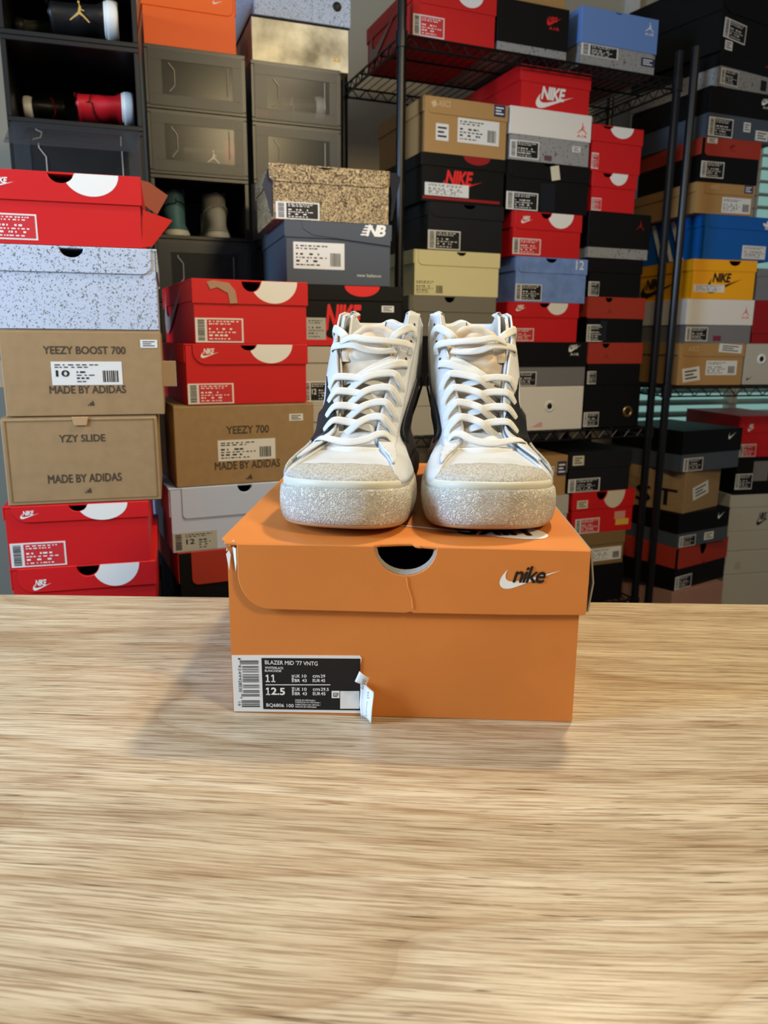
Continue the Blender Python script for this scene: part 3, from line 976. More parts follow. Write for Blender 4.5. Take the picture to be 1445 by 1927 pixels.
        # loops round the top of the eyestays
        for side in (-1, 1):
            run([hole(.1340, side, .0155, .0032), hole(.1370, side, .013, .0062), hole(.1420, side, .006, .0080), hole(.1425, side, 0, .0074), mid(.1385, .82*side, .0015), mid(.1350, .74*side, -.005)])
        m.build('shoelace', K['lace'], root, smooth=True)
    return S

# ------------------------------------------------------------------ room shell
WALLYAW = R(16)
def wall_y(x): return 3.02 + .287*x
WALLM = C('beige_wall_paint', 176, 168, 150, rough=.8)
CEIL = C('ceiling_paint', 214, 208, 196, rough=.9)
FLOORM = C('dark_floor', 70, 58, 48, rough=.6, var=.2, vscale=8)
TRIMW = C('white_trim_paint', 210, 210, 206, rough=.5)
m = MB(); m.box(-3.2, 3.6, -1.4, 4.4, -.05, 0); tag(m.build('floor', FLOORM), kind='structure')
m = MB(); m.box(-3.2, 3.6, -1.4, 4.4, 2.5, 2.55); tag(m.build('ceiling', CEIL), kind='structure')
WA = Vector((0, 3.02, 0)); wc, ws = math.cos(WALLYAW), math.sin(WALLYAW)
def wpt(s, t, z): return (WA.x + wc*s - ws*t, WA.y + ws*s + wc*t, z)
def wall_s(px, py):
    p = at_plane(px, py, WA, WALLYAW); return ((p.x-WA.x)*wc + (p.y-WA.y)*ws, p.z)
wx0, wz1 = wall_s(1192, 140); _, wz0 = wall_s(1192, 815); wx1 = wall_s(1640, 500)[0]
def wbox(m, s0, s1, t0, t1, z0, z1):
    i = m.verts([wpt(s, t, z) for z in (z0, z1) for s, t in ((s0, t0), (s1, t0), (s1, t1), (s0, t1))])
    for q in ((3,2,1,0),(4,5,6,7),(0,1,5,4),(1,2,6,5),(2,3,7,6),(3,0,4,7)): m.f.append(tuple(i+k for k in q))
m = MB()
wbox(m, -3.4, wx0, 0, .1, 0, 2.5); wbox(m, wx1, 3.4, 0, .1, 0, 2.5); wbox(m, wx0, wx1, 0, .1, 0, wz0); wbox(m, wx0, wx1, 0, .1, wz1, 2.5)
tag(m.build('wall_back', WALLM), kind='structure')
m = MB()
for a, b in ((wx0, wx0+.05), (wx1-.05, wx1)): wbox(m, a, b, -.02, .08, wz0, wz1)
wbox(m, wx0, wx1, -.02, .08, wz1-.05, wz1); wbox(m, wx0-.03, wx1+.03, -.05, .08, wz0, wz0+.03)
wbox(m, (wx0+wx1)/2-.02, (wx0+wx1)/2+.02, .03, .07, wz0, wz1)
win = m.build('window_1', TRIMW); tag(win, kind='structure')
day = bpy.data.materials.new('daylight_behind_window'); day.use_nodes = True
nt = day.node_tree; nt.nodes.remove(nt.nodes['Principled BSDF']); em = nt.nodes.new('ShaderNodeEmission')
em.inputs[0].default_value = rgb(176, 232, 222); em.inputs[1].default_value = .42
nt.links.new(em.outputs[0], nt.nodes['Material Output'].inputs[0])
m = MB(); m.poly([wpt(wx0, .085, wz0), wpt(wx1, .085, wz0), wpt(wx1, .085, wz1), wpt(wx0, .085, wz1)]); m.build('window_pane', day, win)
SLAT = C('blind_slat', 150, 158, 150, rough=.5)
bl = empty('window_blind', wpt((wx0+wx1)/2, 0, wz1-.05))
tag(bl, 'pale horizontal slat blind hanging in the window behind the right rack', 'blind')
bl.rotation_euler = (0, 0, WALLYAW)
hw = (wx1-wx0)/2 - .055
m = MB(); z = -.03
while z > -(wz1-wz0-.12):
    m.grid([[(x, .045 + .022*math.cos(a)*t - .0, z + .022*math.sin(a)*t + .003*(1-t*t)) for x in (-hw, hw)] for a in (R(28),) for t in np.linspace(-1, 1, 5)])
    z -= .052
o = m.build('slats', SLAT, bl, smooth=True); sm = o.modifiers.new('t', 'SOLIDIFY'); sm.thickness = .002
m = MB(); m.box(-hw, hw, .02, .07, -.025, 0); m.build('head_rail', TRIMW, bl)
m = MB()
for x in (-hw*.6, 0, hw*.6): m.tube((x, .02, -.02), (x, .02, -(wz1-wz0-.12)), .0018, 5)
m.build('ladder_cord', TRIMW, bl)
s0, _ = wall_s(1176, 10); s1, _ = wall_s(1196, 10)
m = MB(); wbox(m, s0, s1, -.03, 0, wz1+.02, 2.5); tag(m.build('trim_1', TRIMW), kind='structure')

# ------------------------------------------------------------------ table
def wood_mat():
    m = bpy.data.materials.new('pale_oak_laminate'); m.use_nodes = True
    nt = m.node_tree; b = nt.nodes['Principled BSDF']; L = nt.links.new
    N = lambda t: nt.nodes.new(t)
    tc = N('ShaderNodeTexCoord')
    sep = N('ShaderNodeSeparateXYZ'); L(tc.outputs['Object'], sep.inputs[0])
    def vec(scale, src):
        mp = N('ShaderNodeMapping'); mp.inputs['Scale'].default_value = scale; L(src, mp.inputs[0]); return mp.outputs[0]
    def noise(scale, det, src, rough=.55, dist=0.0):
        n = N('ShaderNodeTexNoise'); n.inputs['Scale'].default_value = 1.0; n.inputs['Detail'].default_value = det; n.inputs['Roughness'].default_value = rough; n.inputs['Distortion'].default_value = dist
        L(vec(scale, src), n.inputs['Vector']); return n.outputs['Fac']
    def math_(op, a, bb, c=None):
        n = N('ShaderNodeMath'); n.operation = op
        for i, v in enumerate((a, bb, c)):
            if v is None: continue
            if isinstance(v, (int, float)): n.inputs[i].default_value = v
            else: L(v, n.inputs[i])
        return n.outputs[0]
    def ramp(src, stops):
        r = N('ShaderNodeValToRGB'); e = r.color_ramp.elements
        e[0].position, e[0].color = stops[0]; e[1].position, e[1].color = stops[-1]
        for p, c in stops[1:-1]:
            q = e.new(p); q.color = c
        L(src, r.inputs[0]); return r.outputs[0]
    def mult(a, bb, f):
        mx = N('ShaderNodeMix'); mx.data_type = 'RGBA'; mx.blend_type = 'MULTIPLY'; mx.inputs[0].default_value = f
        L(a, mx.inputs[6]); L(bb, mx.inputs[7]); return mx.outputs[2]
    # gentle bend of the grain: stronger towards the front edge of the table
    bend = noise((1.3, 2.2, 1), 1, tc.outputs['Object'])
    y = math_('MULTIPLY_ADD', bend, .10, sep.outputs[1])
    com = N('ShaderNodeCombineXYZ'); L(sep.outputs[0], com.inputs[0]); L(y, com.inputs[1]); G = com.outputs[0]
    broad = noise((1.2, 22, 1), 3, G)
    base = ramp(broad, [(.28, rgb(182, 165, 138)), (.5, rgb(202, 186, 159)), (.72, rgb(216, 202, 177))])
    fib = noise((18, 640, 1), 4, G, .65)
    col = mult(base, ramp(fib, [(.40, rgb(170, 146, 118)), (.55, rgb(255, 255, 255))]), .68)
    fib2 = noise((7, 130, 1), 3, G, .55)
    col = mult(col, ramp(fib2, [(.36, rgb(196, 172, 142)), (.56, rgb(255, 255, 255))]), .4)
    # growth-ring arcs (cathedral figure)
    ring = noise((.55, 4.2, 1), 1.2, G, .5, .25)
    saw = math_('FRACT', math_('MULTIPLY', ring, 15.0), 0)
    arcs = ramp(saw, [(.0, rgb(222, 202, 176)), (.06, rgb(255, 255, 255)), (.7, rgb(252, 248, 240)), (.95, rgb(224, 204, 178)), (1.0, rgb(196, 166, 130))])
    col = mult(col, arcs, .45)
    # open pores: short dark dashes, denser in bands
    po = noise((26, 620, 1), 2, G, .5); pm = noise((2.6, 16, 1), 2, G)
    pores = ramp(math_('MULTIPLY_ADD', pm, .30, po), [(.42, rgb(112, 86, 62)), (.49, rgb(255, 255, 255))])
    col = mult(col, pores, .9)
    # longer dark streaks
    stv = noise((11, 260, 1), 2, G, .5); sm = noise((1.6, 7, 1), 1, G)
    streak = ramp(math_('MULTIPLY_ADD', sm, .28, stv), [(.38, rgb(128, 100, 72)), (.44, rgb(255, 255, 255))])
    col = mult(col, streak, .8)
    L(col, b.inputs['Base Color'])
    bp = N('ShaderNodeBump'); bp.inputs['Strength'].default_value = .35; bp.inputs['Distance'].default_value = .0005
    L(math_('ADD', fib, pores), bp.inputs['Height']); L(bp.outputs[0], b.inputs['Normal'])
    b.inputs['Roughness'].default_value = .33; b.inputs['Specular IOR Level'].default_value = .45
    return m
WOOD = wood_mat()
TZ = .75
e0 = at_z(0, 1118, TZ); e1 = at_z(1445, 1137, TZ)
tyaw = math.atan2(e1.y-e0.y, e1.x-e0.x)
table = empty('table', ((e0.x+e1.x)/2, (e0.y+e1.y)/2, 0), tyaw)
tag(table, 'pale oak grain table in the foreground carrying the orange shoe box', 'table')
m = MB(); m.box(-.95, .95, -.80, 0, TZ-.03, TZ); m.build('table_top', WOOD, table, .0015)
LEGM = C('table_leg_metal', 30, 30, 32, rough=.4)
for sx in (-1, 1):
    for y in (-.74, -.06):
        m = MB(); m.box(sx*.88-.025, sx*.88+.025, y-.025, y+.025, 0, TZ-.03); m.build('leg', LEGM, table, .002)

# ------------------------------------------------------------------ the orange shoe box on the table
OR_ = mat('orange_card', (212, 128, 58), .5, spec=.35, bump=.06, bscale=900, var=.05, vscale=9)
BOARD = C('raw_grey_board', 150, 146, 138, rough=.8)
FY = R(-2.54)
fb = empty('shoe_box', (-.108, .5119, TZ + .0003), FY)
tag(fb, 'large orange shoe box on the table with white sneakers standing on its lid', 'shoe box')
FP = Vector((-.108, .5119, TZ)); finv = Matrix.Rotation(-FY, 3, 'Z')
def fpx(x, y, off=0.0):
    n = Vector((math.sin(FY), -math.cos(FY), 0))
    q = finv @ (at_plane(x, y, FP + n*off, FY) - FP); return (q.x, q.z)
W, H, D = .243, .1276, .356
b = Carton(); b.root = fb; b.w = W; b.h = H; b.d = D
ident = lambda u, v, y: (u, y, v)
n0 = fpx(704, 1032, .004)[0]; n1 = fpx(822, 1032, .004)[0]; nz = H - fpx(762, 1084, .004)[1]
zf0 = fpx(560, 1149, .004)[1]; zf1 = fpx(1100, 1159, .004)[1]; f0 = fpx(447, 1080, .004)[0]; b.zf = zf0
t = .0022; hb = H - .0035
m = MB()
cc = (n0+n1)/2; rr = (n1-n0)/2
m.prism(rounded(0, W, 0, hb, .0012, .0012, (n0+.001, n1-.001, nz-.005), depth_k=.95), ident, 0, t)
m.box(0, t, t, D, 0, hb); m.box(W-t, W, t, D, 0, hb); m.box(t, W-t, D-t, D, 0, hb); m.box(t, W-t, t, D-t, 0, t)
m.build('box_body', OR_, fb)
# lid: top sheet with a torn notch edge, front flap, skirts
m = MB()
x0, x1, yb = -.0062, W+.0042, .3600
torn = [(n0-.001, -.0030), (n0+.004, .0010), (n0+.018, .0042), (n0+.026, .0050), (n0+.0275, .0008), (n0+.031, -.0012), (n1-.010, -.0004), (n1+.001, -.0030)]
toppoly = [(x0+.0052, -.0030)] + torn + [(x1, -.0030), (x1, yb), (x0, yb), (x0, .010), (x0+.003, .0075)]
m.prism(toppoly, lambda u, v, tt: (u, v, tt), H, H-.0022)
r1x, r1z = fpx(508, 1149, .004)[0]-f0, fpx(450, 1080, .004)[1]-zf0
pts = [(f0, H-.0004)]
for k in range(13):
    a = math.pi + math.pi/2*k/12
    pts.append((f0 + r1x*(1+math.cos(a)), zf0 + r1z*(1+math.sin(a))))
pts += [(n0-.012, zf0-.0002), (cc+.001, zf0-.0004), (cc+.004, zf0+.0006), (cc+.0065, zf0-.0004), (W*.8, (zf0+zf1)/2-.0006), (x1-.0012, zf1), (x1-.0002, zf1+.002), (x1, H-.0004)]
for k in range(17):
    a = -math.pi*k/16; pts.append((cc + rr*math.cos(a), H + nz*math.sin(a)))
m.prism(pts, ident, -.0042, -.0024)
m.box(x0+.0042, x0+.0056, .012, yb, zf0+.01, H-.0022); m.box(x0, x1, yb-.0016, yb, zf0, H-.0022)
lid = m.build('lid', OR_, fb, .0006)
b.front_body, b.front_lid, b.notch = 0.0, .0042, None
# notch rim boards, crease and torn corner
m = MB(); rows = []
for k in range(17):
    a = -math.pi*k/16; c, s = math.cos(a), math.sin(a)
    rows.append([(cc + rr*c, -.0024, H + nz*s), (cc + rr*.93*c, .0006, H + (nz-.004)*s - .001)])
m.grid(rows); m.build('notch_rim', BOARD, fb)
m = MB()
cr = [(cc+.0012, H-nz-.001), (cc+.0022, H-nz-.008), (cc+.0048, H-nz-.016), (cc+.0058, zf0+.003)]
for (ua, va), (ub, vb) in zip(cr[:-1], cr[1:]):
    m.grid([[(ua-.0008, -.00425, va), (ua, -.0049, va), (ua+.0009, -.00425, va)], [(ub-.0008, -.00425, vb), (ub, -.0049, vb), (ub+.0009, -.00425, vb)]])
m.build('crease', OR_, fb)
m = MB()
for (pts3) in ([(-.0005, -.0006, H-.0085), (.0015, -.0008, H-.0060), (.0028, -.001, H-.0090), (.0012, -.0008, H-.020)],
               [(f0-.0030, -.0014, H-.003), (f0-.0005, -.0028, H-.004), (f0-.0004, -.0030, H-.014), (f0-.0014, -.0016, H-.021)],
               [(-.0012, .001, H-.007), (.0035, .000, H-.0015), (.0050, .001, H+.0008), (.0008, .004, H-.001)]):
    m.poly(pts3)
o = m.build('torn_corner', PAPER, fb); sm = o.modifiers.new('t', 'SOLIDIFY'); sm.thickness = .0006
# right skirt of the lid, gaping open: two plies seen from their front edges
m = MB()
for dx, tk in ((.0062, .0011), (.0020, .0007)):
    q = [(x1-.0012+dx*.25, H-.001), (x1-.0012+dx*.25+tk, H-.001), (x1-.0014+dx*.75+tk, H-.024), (x1-.0030+dx*.62+tk, zf1+.0015), (x1-.0030+dx*.62, zf1+.0015), (x1-.0014+dx*.75, H-.024)]
    m.prism(q, ident, -.0010, yb-.004)
m.build('lid_side_flap', BOARD, fb)
# printed logo on the flap
lf = front_fn(b, True)
def pxr(x0_, y0_, x1_, y1_):
    ua, _ = fpx(x0_, (y0_+y1_)/2, .0045); ub, _ = fpx(x1_, (y0_+y1_)/2, .0045); _, vt = fpx((x0_+x1_)/2, y0_, .0045); _, vb = fpx((x0_+x1_)/2, y1_, .0045)
    return ua, vb, ub, vt
m = MB(); flat(m, fit(SWOOSH, *pxr(940, 1073, 1056, 1110)), lf, .0002); m.build('tick_print', PWHT, fb)
m = MB(); put_text(m, 'nike', lf, *pxr(965, 1066, 1027, 1098), .0005, bold=.018, shear=.32, spacing=.88); m.build('lettering', INK, fb)
# large logo on the lid top, mostly under the right shoe
tf = lambda u, v, off: (u, v, H + off)
def tpx(x, y):
    q = finv @ (at_z(x, y, TZ+H) - FP); return (q.x, q.y)
qx, qy = tpx(1040, 1019)
m = MB(); flat(m, [(qx - .30*0 - p[1]*.0 - (1-0)*0 + p[0]*-.13, qy + .002 + p[1]*.12) for p in SWOOSH][::-1], tf, .0003); m.build('tick_print', PWHT, fb)
m = MB(); put_text(m, 'nike', lambda u, v, off: (qx-.012-u, qy+.012+v, H+off), 0, 0, .056, .040, .0006, bold=.018, shear=.32, spacing=.88); m.build('lettering', INK, fb)

# size label on the body
bf = front_fn(b, False)
def zl(X, Y): return fpx(420 + X/4.817, 1220 + Y/4.817)
def zr(X0, Y0, X1, Y1):
    ua, _ = zl(X0, (Y0+Y1)/2); ub, _ = zl(X1, (Y0+Y1)/2); _, vt = zl((X0+X1)/2, Y0); _, vb = zl((X0+X1)/2, Y1)
    return ua, vb, ub, vt
def zrect(m, X0, Y0, X1, Y1, off):
    flat(m, [zl(X0, Y1), zl(X1, Y1), zl(X1, Y0), zl(X0, Y0)], bf, off)
m = MB()
m.prism([zl(78, 66), zl(100, 572), zl(600, 578), zl(1250, 590), zl(1248, 300), zl(1240, 160), zl(1252, 120), zl(1256, 92), zl(1240, 70), zl(600, 65)], bf, .0005, .00005)
lab = m.build('size_label', PAPER, fb)
m = MB(); flat(m, [zl(348, 88), zl(365, 550), zl(1245, 562), zl(1243, 94)], bf, .0007); m.build('label_panel', INK, lab)
m = MB()
for (y, hgt, x_) in ((112, 9, 150), (128, 8, 152), (143, 3, 152), (162, 6, 172), (172, 4, 172), (187, 6, 173), (201, 3, 173), (212, 5, 175), (236, 6, 176), (251, 4, 177), (262, 7, 178), (277, 4, 178), (284, 3, 178), (293, 6, 179), (305, 3, 179), (331, 7, 180), (347, 4, 180), (356, 3, 181), (380, 6, 181), (392, 4, 182), (399, 3, 182), (414, 6, 165), (427, 7, 166), (472, 7, 167), (484, 6, 168), (497, 3, 168), (505, 4, 169), (513, 3, 170), (522, 9, 170)):
    zrect(m, x_, y, 320 + (y-110)*.035, y+hgt, .0007)
m.build('barcode', INK, lab)
m = MB()
for s, X0, Y0, X1, Y1 in (('1', 136, 90, 158, 102), ('92499', 140, 150, 164, 290), ('28030', 142, 292, 172, 396), ('5', 156, 440, 176, 454), ('16', 138, 484, 160, 522)):
    put_text(m, s, bf, *zr(X0, Y0, X1, Y1), .0007, rot=3)
m.build('barcode_digits', INK, lab)
m = MB()
for s, X0, Y0, X1, Y1, bo in (("BLAZER MID '77 VNTG", 380, 112, 858, 150, .008), ('WHITE/BLACK', 380, 166, 548, 187, .014), ('BLANC/NOIR', 380, 193, 530, 213, .014), ('2.5', 436, 355, 562, 422, .03),
        ('UK', 650, 237, 698, 265, .015), ('10', 716, 237, 756, 265, .015), ('BR', 650, 277, 698, 305, .015), ('43', 716, 277, 758, 305, .015), ('cm', 812, 243, 876, 265, .015), ('29', 884, 237, 926, 265, .015), ('EUR', 812, 277, 880, 305, .015), ('45', 886, 277, 926, 305, .015),
        ('UK', 652, 355, 700, 384, .015), ('10', 718, 355, 758, 384, .015), ('BR', 652, 395, 700, 424, .015), ('43', 718, 395, 760, 424, .015), ('cm', 814, 362, 878, 384, .015), ('29.5', 886, 356, 958, 384, .015), ('EUR', 814, 395, 882, 424, .015), ('45', 886, 395, 928, 424, .015),
        ('BQ6806 100', 393, 500, 640, 536, .008), ('MADE IN VIETNAM /', 655, 463, 840, 477, .012), ('FABRIQUE AU VIETNAM /', 655, 483, 884, 497, .012), ('FABRICADO NO VIETNÃ /', 655, 501, 882, 517, .012), ('HECHO EN VIETNAM', 655, 523, 845, 537, .012)):
    put_text(m, s, bf, *zr(X0, Y0, X1, Y1), .0009, bold=bo)
for q in ((385, 238, 425, 305), (436, 238, 475, 305), (388, 355, 428, 422)): figure_one(m, bf, *zr(*q), .0009)
put_text(m, 'MENS', bf, *zr(622, 240, 644, 305), .0009, bold=.02, rot=1); put_text(m, 'WMNS', bf, *zr(624, 350, 646, 425), .0009, bold=.02, rot=1)
zrect(m, 385, 326, 972, 333, .0009)
m.build('label_print', PWHT, lab)
m = MB(); zrect(m, 984, 384, 1055, 450, .0009); zrect(m, 1061, 386, 1234, 546, .0009); m.build('white_square', PAPER, lab)
m = MB()
for q in ((1000, 400, 1006, 436), (1000, 430, 1034, 436), (1012, 402, 1042, 407), (1037, 402, 1042, 424), (1014, 418, 1040, 424)): zrect(m, *q, .0011)
m.build('recycling_mark', INK, lab)
# curled price sticker hanging from the label's right end
def zs(X, Y, off):
    u, v = fpx(660 + X/12.85, 1230 + Y/12.85); return bf(u, v, off)
m = MB()
Ys = np.linspace(640, 1500, 14)
rows = []
for Y in Ys:
    xa = np.interp(Y, [640, 900, 1230, 1500], [240, 236, 216, 252]); xb = np.interp(Y, [640, 700, 760, 830, 1100, 1530], [402, 460, 572, 574, 540, 512])
    rows.append([zs(xa+(xb-xa)*q, Y + 26*q, .0012 + .010*q*q + .002*math.sin(Y/160)*q) for q in np.linspace(0, 1, 8)])
m.grid(rows)
rows = []
for q in np.linspace(0, 1, 8):
    xa, ya = 235-115*q, 292+275*q; xb, yb_ = 470-70*q, 452+200*q
    rows.append([zs(xa+(xb-xa)*w, ya+(yb_-ya)*w, .0100 - .002*q + .004*w*(1-w)) for w in np.linspace(0, 1, 6)])
m.grid(rows)
stk = m.build('price_sticker', PAPER, fb, smooth=True); sm = stk.modifiers.new('t', 'SOLIDIFY'); sm.thickness = .00025; sm.offset = 0
m = MB()
def slant(u, v, off):    # upright of the torn upper piece: u across, v along
    X = 262 + 70*u + 66*v; Y = 640 - 215*v + 40*u
    return zs(X, Y, .0112 + .0022)
put_text(m, '60.00', slant, 0, 0, 1, 1, 0, bold=.0, rot=1)
put_text(m, 'SUGGEST', lambda u, v, off: zs(365 + 60*u + 40*v, 1435 - 360*v, .0058), 0, 0, 1, 1, 0, bold=.0, rot=1)
put_text(m, 'ETA', lambda u, v, off: zs(415 + 50*u, 960 - 165*v, .0085), 0, 0, 1, 1, 0, bold=.0, rot=1)
m.build('sticker_print', GINK, stk)

# ------------------------------------------------------------------ the pair of shoes
def leather(name, c1, c2, rough):
    m = mat(name, c1, rough, spec=.4, bump=.10, bscale=700, var=.1, vscale=38, col2=c2); return m
def rubber_mat():
    m = mat('worn_cream_rubber', (226, 222, 208), .6, spec=.3)
    nt = m.node_tree; b = nt.nodes['Principled BSDF']; L = nt.links.new; N = nt.nodes.new
    tc = N('ShaderNodeTexCoord')
    w = N('ShaderNodeTexNoise'); w.inputs['Scale'].default_value = 300; w.inputs['Detail'].default_value = 1.5; w.inputs['Distortion'].default_value = 1.6; L(tc.outputs['Object'], w.inputs['Vector'])
    ab = N('ShaderNodeMath'); ab.operation = 'SUBTRACT'; ab.inputs[1].default_value = .5; L(w.outputs['Fac'], ab.inputs[0])
    a2 = N('ShaderNodeMath'); a2.operation = 'ABSOLUTE'; L(ab.outputs[0], a2.inputs[0])
    mr = N('ShaderNodeMapRange'); mr.inputs[1].default_value = 0; mr.inputs[2].default_value = .13; L(a2.outputs[0], mr.inputs[0])
    bp = N('ShaderNodeBump'); bp.inputs['Strength'].default_value = .8; bp.inputs['Distance'].default_value = .0010; L(mr.outputs[0], bp.inputs['Height']); L(bp.outputs[0], b.inputs['Normal'])
    st = N('ShaderNodeTexNoise'); st.inputs['Scale'].default_value = 16; st.inputs['Detail'].default_value = 5; L(tc.outputs['Object'], st.inputs['Vector'])
    r = N('ShaderNodeValToRGB'); e = r.color_ramp.elements; e[0].position = .46; e[0].color = rgb(222, 220, 211); e[1].position = .72; e[1].color = rgb(166, 138, 104); L(st.outputs['Fac'], r.inputs[0])
    wrinkle_shade = N('ShaderNodeMix'); wrinkle_shade.data_type = 'RGBA'; wrinkle_shade.blend_type = 'MULTIPLY'; wrinkle_shade.inputs[0].default_value = .22  # wrinkle shadows painted into the colour: grooves of the bump darkened
    r2 = N('ShaderNodeValToRGB'); e = r2.color_ramp.elements; e[0].position = 0; e[0].color = rgb(255, 255, 255); e[1].position = .5; e[1].color = rgb(172, 160, 142)
    inv = N('ShaderNodeMath'); inv.operation = 'SUBTRACT'; inv.inputs[0].default_value = 1.0; L(mr.outputs[0], inv.inputs[1]); L(inv.outputs[0], r2.inputs[0])
    L(r.outputs[0], wrinkle_shade.inputs[6]); L(r2.outputs[0], wrinkle_shade.inputs[7]); L(wrinkle_shade.outputs[2], b.inputs['Base Color'])
    return m
def suede_mat():
    m = mat('grey_suede', (196, 192, 182), .95, spec=.1)
    nt = m.node_tree; b = nt.nodes['Principled BSDF']; L = nt.links.new; N = nt.nodes.new
    tc = N('ShaderNodeTexCoord')
    mp = N('ShaderNodeMapping'); mp.inputs['Scale'].default_value = (760, 340, 520); mp.inputs['Rotation'].default_value = (0, 0, .6); L(tc.outputs['Object'], mp.inputs[0])
    n = N('ShaderNodeTexNoise'); n.inputs['Scale'].default_value = 1; n.inputs['Detail'].default_value = 5; n.inputs['Distortion'].default_value = .8; L(mp.outputs[0], n.inputs['Vector'])
    r = N('ShaderNodeValToRGB'); e = r.color_ramp.elements; e[0].position = .30; e[0].color = rgb(146, 143, 136); e[1].position = .62; e[1].color = rgb(192, 189, 181); L(n.outputs['Fac'], r.inputs[0]); L(r.outputs[0], b.inputs['Base Color'])
    bp = N('ShaderNodeBump'); bp.inputs['Strength'].default_value = .9; bp.inputs['Distance'].default_value = .0007; L(n.outputs['Fac'], bp.inputs['Height']); L(bp.outputs[0], b.inputs['Normal'])
    return m
LACE = mat('woven_white_lace', (216, 216, 212), .85, spec=.15, bump=.5, bscale=1500)
WL = leather('white_leather', (202, 205, 209), (190, 193, 194), .45)
SHOE = dict(outsole=C('tan_gum_rubber', 186, 148, 108, rough=.6), midsole=rubber_mat(), band=C('cream_rubber_band', 208, 206, 192, rough=.5), vamp=WL, upper=WL,
            eyestay=leather('white_overlay_leather', (207, 209, 213), (197, 199, 199), .47), lining=C('white_lining', 206, 207, 206, rough=.6), seam=C('lining_seam_thread', 60, 62, 66), stitch=C('grey_thread', 168, 170, 174, rough=.8),
            hole=C('eyelet_hole', 34, 34, 36), suede=suede_mat(), swoosh=mat('black_leather', (20, 21, 24), .5, bump=.3, bscale=600), tongue=mat('cream_foam_tongue', (214, 198, 176), .85, bump=.25, bscale=160, var=.08, vscale=60),
            foam=mat('pale_foam', (220, 205, 186), .9, bump=.2, bscale=220), lace=LACE)
SZ = TZ + H + .0008
def shoe_at(px_x, px_y, ang, mir, label):
    p = at_z(px_x, px_y, SZ)
    e = empty('high_top_sneaker', (p.x, p.y, SZ), R(ang))
    tag(e, label, 'sneaker', 'white sneakers on the orange box')
    return e
sl = empty('high_top_sneaker', (-.0350, .521, SZ), R(-7.0)); tag(sl, 'left of the two worn white high-top sneakers, black swoosh on its left side', 'sneaker', 'white sneakers on the orange box')
make_shoe(sl, 1, SHOE, 1.0, seed=3)
sr = empty('high_top_sneaker', (.0783, .521, SZ), R(-1.0)); tag(sr, 'right of the two worn white high-top sneakers, black swoosh on its right side', 'sneaker', 'white sneakers on the orange box')
make_shoe(sr, -1, SHOE, 1.0, seed=5)

# ------------------------------------------------------------------ wire racks
RK = C('black_rack_steel', 24, 24, 26, rough=.35, metal=.4, spec=.5)
def rack(loc, yaw, w, d, h, shelves, label):
    root = empty('wire_rack', (loc[0], loc[1], 0), yaw)
    tag(root, label, 'wire rack')
    for x, y in ((0, 0), (w, 0), (0, d), (w, d)):
        m = MB(); m.tube((x, y, 0), (x, y, h), .0125, 12)
        z = .1
        while z < h:
            m.tube((x, y, z), (x, y, z+.002), .0130, 12); z += .0254*2
        p = m.build('post', RK, root, smooth=False)
        for z in shelves:
            q = MB(); q.tube((x, y, z-.034), (x, y, z+.004), .0165, 12); q.build('shelf_collar', RK, p)
    for z in shelves:
        m = MB()
        n = int(w/.026)
        for k in range(1, n): m.tube((w*k/n, 0, z-.003), (w*k/n, d, z-.003), .0018, 4)
        for y in (d*.33, d*.67): m.tube((0, y, z-.007), (w, y, z-.007), .003, 5)
        for y in (0, d):
            for zz in (z-.003, z-.030): m.tube((0, y, zz), (w, y, zz), .0032, 6)
            nn = int(w/.05)
            for k in range(nn):
                xa, xb, xc = w*k/nn, w*(k+.5)/nn, w*(k+1)/nn
                m.tube((xa, y, z-.030), (xb, y, z-.003), .002, 4); m.tube((xb, y, z-.003), (xc, y, z-.030), .002, 4)
        for x in (0, w):
            for zz in (z-.003, z-.030): m.tube((x, 0, zz), (x, d, zz), .0032, 6)
            nn = int(d/.05)
            for k in range(nn):
                ya, yb_, yc = d*k/nn, d*(k+.5)/nn, d*(k+1)/nn
                m.tube((x, ya, z-.030), (x, yb_, z-.003), .002, 4); m.tube((x, yb_, z-.003), (x, yc, z-.030), .002, 4)
        m.build('shelf', RK, root)
    return root

DY, DYAW = 2.2, R(22)
DP = at_y(750, 600, DY)
def dz(px, py): return at_plane(px, py, DP, DYAW).z
Z_TOP, Z_MID, Z_LOW = (dz(776, 66)+dz(1000, 102))/2, dz(1000, 812), dz(1100, 1139)
rack((DP.x, DP.y), DYAW, .90, .46, 1.86, (Z_LOW-.001, Z_MID-.001, Z_TOP-.001), 'black wire rack in the middle with a row of stacked boxes on its shelves')
GY, GYAW = 2.6, R(13)
GP = at_y(1300, 620, GY)
Z_GU = at_plane(1276, 725, GP, GYAW).z; Z_GL = 0.0
gpost = at_y(1266, 600, 2.50)
rack((gpost.x, gpost.y), GYAW, .92, .50, 1.86, (Z_GU-.001,), 'black wire rack on the right standing in front of the window blind')

# ------------------------------------------------------------------ piles of shoe boxes
NL = 'rack'
gA, gB, gC = 'shoe boxes piled at the left behind the table', 'shoe boxes in the second pile from the left', 'shoe boxes in the pile behind the left shoe'
gD, gT, gG, gH = 'shoe boxes on the middle rack', 'shoe boxes on the top shelf of the middle rack', 'shoe boxes on the right rack', 'shoe boxes at the right edge'

